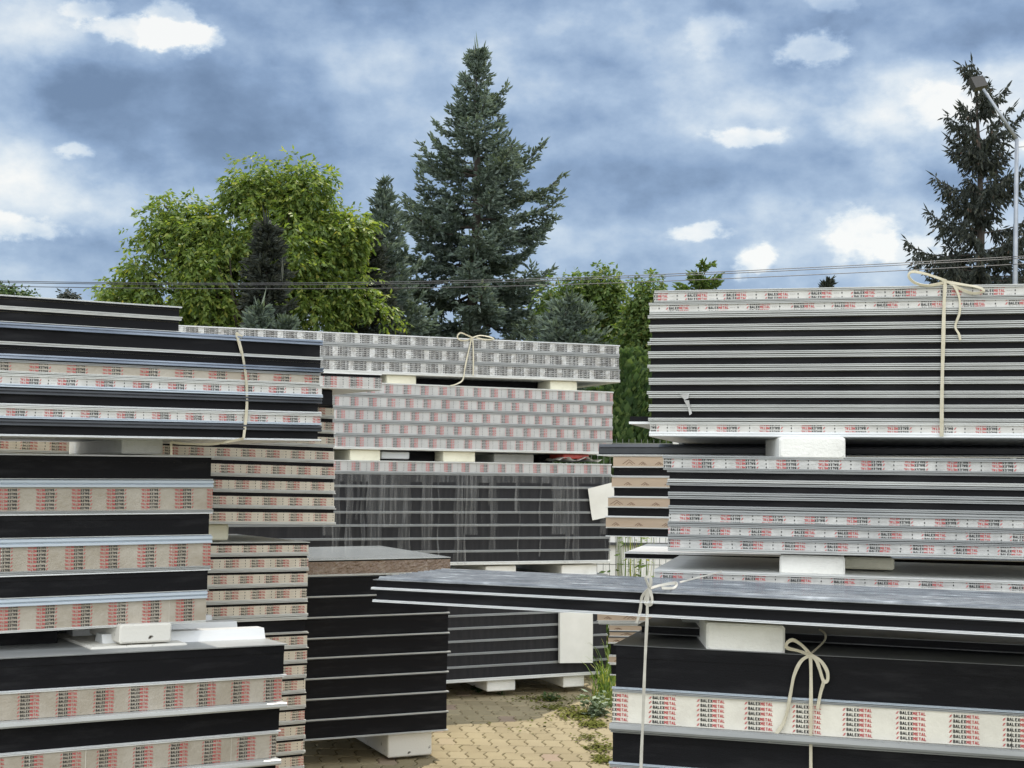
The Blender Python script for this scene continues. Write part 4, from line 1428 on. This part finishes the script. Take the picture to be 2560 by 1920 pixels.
leafy('shrub', 'distant dark shrub at left edge of photo', [(12, 735, 18), (45, 742, 14), (70, 745, 10)], 60.0, 1.0, 30, 30, 12, (.2, .05), 'hedge_leaves', 49, clump_r=.3, trunk_r=.06, limbs=3)
leafy('cypress_tree', 'bent dark cypress tip above far left panels', [(172, 738, 9), (176, 752, 10), (163, 732, 6)], 45.0, 1.0, 172, 18, 10, (.14, .035), 'dark_needles', 50, clump_r=.12, droop=1.0, trunk_r=.05, limbs=2)


def thuja(u, v, d, rad, seed, label, group):
    """columnar evergreen: upright sprays over a spindle-shaped body"""
    g = np.random.default_rng(seed)
    base = G(u, d)
    H = top_h(u, v, d)
    root = thing('thuja_tree', label, 'tree', Matrix.Translation(base), group)
    tr = MB()
    tr.tube([(0, 0, 0), (0, 0, H * .9)], [.06, .02], 7)
    tr.build('trunk', 'bark', root)
    N = 9000
    f = g.uniform(0.02, 1, N)
    a = g.uniform(0, 6.283, N)
    lump = 1 + .22 * np.sin(a * 3 + f * 14 + seed) + .16 * np.sin(a * 5 - f * 23 + seed * 2)
    r = rad * np.clip(np.interp(f, [0, .15, .5, .8, .93, 1], [.8, 1, .95, .65, .34, .05]), 0, 2) * lump * g.uniform(.55, 1.05, N)
    pos = np.stack([r * np.cos(a), r * np.sin(a), f * H * .99], 1)
    d_ = np.stack([np.cos(a) * .5, np.sin(a) * .5, np.ones(N)], 1) + g.normal(0, .3, (N, 3))
    d_ /= np.linalg.norm(d_, axis=1, keepdims=True)
    tdir = np.stack([-np.sin(a), np.cos(a), np.zeros(N)], 1) + g.normal(0, .5, (N, 3))
    ln = g.uniform(.06, .14, N)[:, None]
    wd = g.uniform(.016, .034, N)[:, None]
    m = pos + d_ * ln * .6
    q = np.stack([pos, m + tdir * wd, pos + d_ * ln, m - tdir * wd], 1)
    quads_object('crown', q, 'hedge_leaves', root)
    return root


gt = 'columnar thujas of the hedge'
thuja(1560, 888, 15.0, .34, 61, 'columnar thuja just right of the bow-tied back pack', gt)
thuja(1590, 882, 15.2, .36, 62, 'columnar thuja at the middle of the visible hedge', gt)
thuja(1525, 965, 15.0, .36, 63, 'lower columnar thuja hidden partly by the back packs', gt)
thuja(1630, 935, 15.3, .38, 64, 'columnar thuja right beside the tall right pack', gt)
thuja(1480, 985, 15.2, .40, 65, 'thuja seen in the gap under the bow-tied pack', gt)

# ------------------------------------------------------------------ fence, low wall and weeds behind
dF = 11.3
fx0, fx1 = P(1385, 1150, dF).x, P(2000, 1150, dF).x
fence = thing('mesh_fence', 'welded wire mesh fence with pale posts behind the right stacks', 'fence', Matrix.Translation((fx0, dF, 0)))
zt_f = P(1560, 1107, dF).z
w_ = MB()
nx = int((fx1 - fx0) / .05)
for i in range(nx):
    w_.box(i * .05 - .0022, i * .05 + .0022, -.002, .002, .05, zt_f + .03)
for k in range(8):
    z_ = .08 + (zt_f - .1) * k / 7
    w_.box(0, fx1 - fx0, -.0062, -.0022, z_ - .0025, z_ + .0025)
w_.box(0, fx1 - fx0, -.0062, -.0022, zt_f - .008, zt_f - .001)
w_.build('wire_mesh', 'fence_wire', fence)
for xx, hh in ((P(1549, 1150, dF).x - fx0, zt_f - .02), (P(1687, 1150, dF).x - fx0, zt_f + .02)):
    p_ = MB()
    p_.box(xx - .022, xx + .022, -.07, -.01, 0, hh)
    p_.build('post', 'pale_steel', fence)
lw = MB()
lw.box(.2, 6, 13.6, 13.9, 0, .98)
lwo = tag(lw.build('garden_wall', 'plaster'), 'low pale plaster wall behind the wire fence', 'wall')
lw = MB()
lw.box(.5, 3.4, 13.55, 13.6, P(1600, 1364, 13.55).z, P(1600, 1357, 13.55).z)
lw.build('rail', 'wire_dark', lwo)


def weed(name, label, base, n, h, spread, leaf, mats, seed, grass=True, group=None):
    g = np.random.default_rng(seed)
    root = thing(name, label, 'weed', Matrix.Translation(base), group)
    Q = []
    for i in range(n):
        a = g.uniform(0, 6.283)
        hh = h * g.uniform(.45, 1.1)
        out = spread * g.uniform(.2, 1.0)
        p = np.array([g.normal(0, spread * .2), g.normal(0, spread * .2), 0])
        hd = np.array([math.cos(a), math.sin(a), 0])
        side = np.array([-hd[1], hd[0], 0])
        if grass:
            pr = None
            m = 6
            for k in range(m + 1):
                t = k / m
                c = p + hd * out * t ** 1.8 + np.array([0, 0, hh * (t - .42 * t ** 3)])
                w = leaf * (1 - t) ** .7
                cur = (c - side * w, c + side * w)
                if pr:
                    Q.append([pr[0], pr[1], cur[1], cur[0]])
                pr = cur
        else:
            for k in range(7):
                t = (k + 1) / 7
                c = p + hd * out * t * .6 + np.array([0, 0, hh * t])
                b = g.uniform(0, 6.283)
                ld = np.array([math.cos(b), math.sin(b), g.uniform(-.3, .5)])
                sd2 = np.array([-ld[1], ld[0], g.normal(0, .3)])
                ll = leaf * g.uniform(.6, 1.2)
                Q.append([c, c + ld * ll * .5 + sd2 * ll * .3, c + ld * ll, c + ld * ll * .5 - sd2 * ll * .3])
            w = .004
            Q.append([p - side * w, p + side * w, p + hd * out * .6 + [0, 0, hh] + side * w * .4, p + hd * out * .6 + [0, 0, hh] - side * w * .4])
    quads_object('foliage', np.array(Q), mats, root)
    return root


def on_ground(u, v):
    r = CAMROT @ Vector(((u - 1280) / F, -(v - 960) / F, -1.0))
    k = -CAMZ / r.z
    return Vector((r.x * k, r.y * k, 0))


b0 = on_ground(1510, 1765)
weed('grass_tuft', 'tall grass tuft growing beside the lower right pack', b0, 60, .50, .20, .006, 'weed_leaves', 71)
weed('grass_tuft', 'tall bent grass behind the tuft, against orange-taped stack', on_ground(1522, 1735), 40, .62, .24, .006, 'weed_leaves', 72)
weed('leafy_weed', 'pale leafy weed at foot of grass tuft on the paving', on_ground(1488, 1790), 26, .13, .14, .055, 'grey_weed_leaves', 73, False)
weed('leafy_weed', 'small upright green weed before the back stack block', on_ground(1256, 1738), 7, .17, .07, .045, 'hedge_leaves', 74, False)
weed('leafy_weed', 'tiny weed in shaded paving joint right of small weed', on_ground(1375, 1752), 12, .05, .08, .035, 'hedge_leaves', 75, False)
weed('leafy_weed', 'tiny weed in shade near the narrow black stack', on_ground(1195, 1730), 8, .05, .07, .035, 'hedge_leaves', 76, False)
weed('grass_tuft', 'green weed low behind the glossy panels, left of fence post', G(1520, 10.6), 90, 1.02, .34, .011, 'weed_leaves', 77)
weed('grass_tuft', 'yellow-green weed before the fence mesh', G(1580, 10.7), 140, 1.08, .42, .012, 'weed_leaves', 78)
weed('leafy_weed', 'leafy climber weed rising up the fence mesh', G(1590, 11.1), 50, 1.35, .34, .06, 'weed_leaves', 79, False)
weed('grass_tuft', 'weed before the fence beside the second post', G(1650, 10.8), 120, 1.02, .40, .012, 'weed_leaves', 80)

# moss patches in the paving joints: ground cover
Q = []
for (u, v, su, sv, n) in [(1450, 1788, 55, 12, 520), (1482, 1812, 36, 10, 420), (1500, 1870, 34, 12, 240), (1470, 1845, 36, 9, 100), (1500, 1750, 40, 10, 400), (1400, 1770, 60, 8, 260), (1360, 1748, 90, 8, 300), (1505, 1900, 30, 10, 200), (1330, 1810, 120, 30, 40)]:
    for i in range(n):
        c = on_ground(u + rng.normal(0, su * .5), v + rng.normal(0, sv * .55))
        a = rng.uniform(0, 6.283)
        s_ = rng.uniform(.005, .013)
        e1 = Vector((math.cos(a), math.sin(a), rng.uniform(-.3, .3))) * s_
        e2 = Vector((-math.sin(a), math.cos(a), rng.uniform(-.3, .6))) * s_
        z_ = Vector((0, 0, rng.uniform(.003, .012)))
        Q.append([tuple(c + z_ - e1), tuple(c + z_ - e2), tuple(c + z_ + e1), tuple(c + z_ + e2)])
kind(quads_object('moss', np.array(Q), 'moss_green'), 'stuff')

# ------------------------------------------------------------------ lamp post and wires
dL = 25.0
pb_, pk_, pe_ = P(2527, 1100, dL), P(2542, 347, dL), P(2458, 222, dL)
pb_.z = 0
lp = thing('street_lamp', 'grey street lamp with slanted arm before the dark spruce', 'street lamp', Matrix.Translation(pb_))
mb = MB()
mid = P(2538, 700, dL)
mb.tube([Vector((0, 0, 0)), mid - pb_, pk_ - pb_], [.052, .044, .034], 10)
mb.build('pole', 'galvanised', lp, True)
mb = MB()
mb.tube([pk_ - pb_, pe_ - pb_], [.034, .026], 10)
mb.build('arm', 'galvanised', lp, True)
hd_ = MB()
a, b, c_, d_ = [P(*q_, dL) - pb_ for q_ in ((2427, 193), (2457, 188), (2471, 212), (2440, 219))]
dep = Vector((0, .16, -.09))
hd_.add([a, b, c_, d_, a + dep + Vector((0, 0, .05)), b + dep + Vector((0, 0, .05)), c_ + dep + Vector((0, 0, .05)), d_ + dep + Vector((0, 0, .05))],
        [(0, 1, 2, 3), (7, 6, 5, 4), (0, 4, 5, 1), (1, 5, 6, 2), (2, 6, 7, 3), (3, 7, 4, 0)])
hd_.build('lamp_head', 'lamp_grey', lp)
bk = MB()
bk.tube([P(2540, 368, dL) - pb_, P(2562, 366, dL) - pb_], [.012, .010], 6)
bk.build('bracket', 'galvanised', lp)
for lab, pts in (('uppermost thin power line crossing the trees', [(-160, 700), (300, 707), (700, 708), (1100, 703), (1500, 692), (1900, 675), (2300, 655), (2640, 636)]),
                 ('middle thin power line crossing the trees', [(-160, 704), (300, 710.5), (700, 712), (1100, 708), (1500, 697), (1900, 680), (2300, 660), (2640, 641)]),
                 ('lowest thin power line, a little below the pair', [(-160, 713), (300, 720), (700, 722), (1100, 719), (1500, 709), (1900, 693), (2300, 674), (2640, 655)])):
    mb = MB()
    mb.tube(spl([P(u, v, dL - .3) for (u, v) in pts], 6), .0075, 5)
    tag(mb.build('power_line', 'wire_dark'), lab, 'power line', 'power lines before the trees')
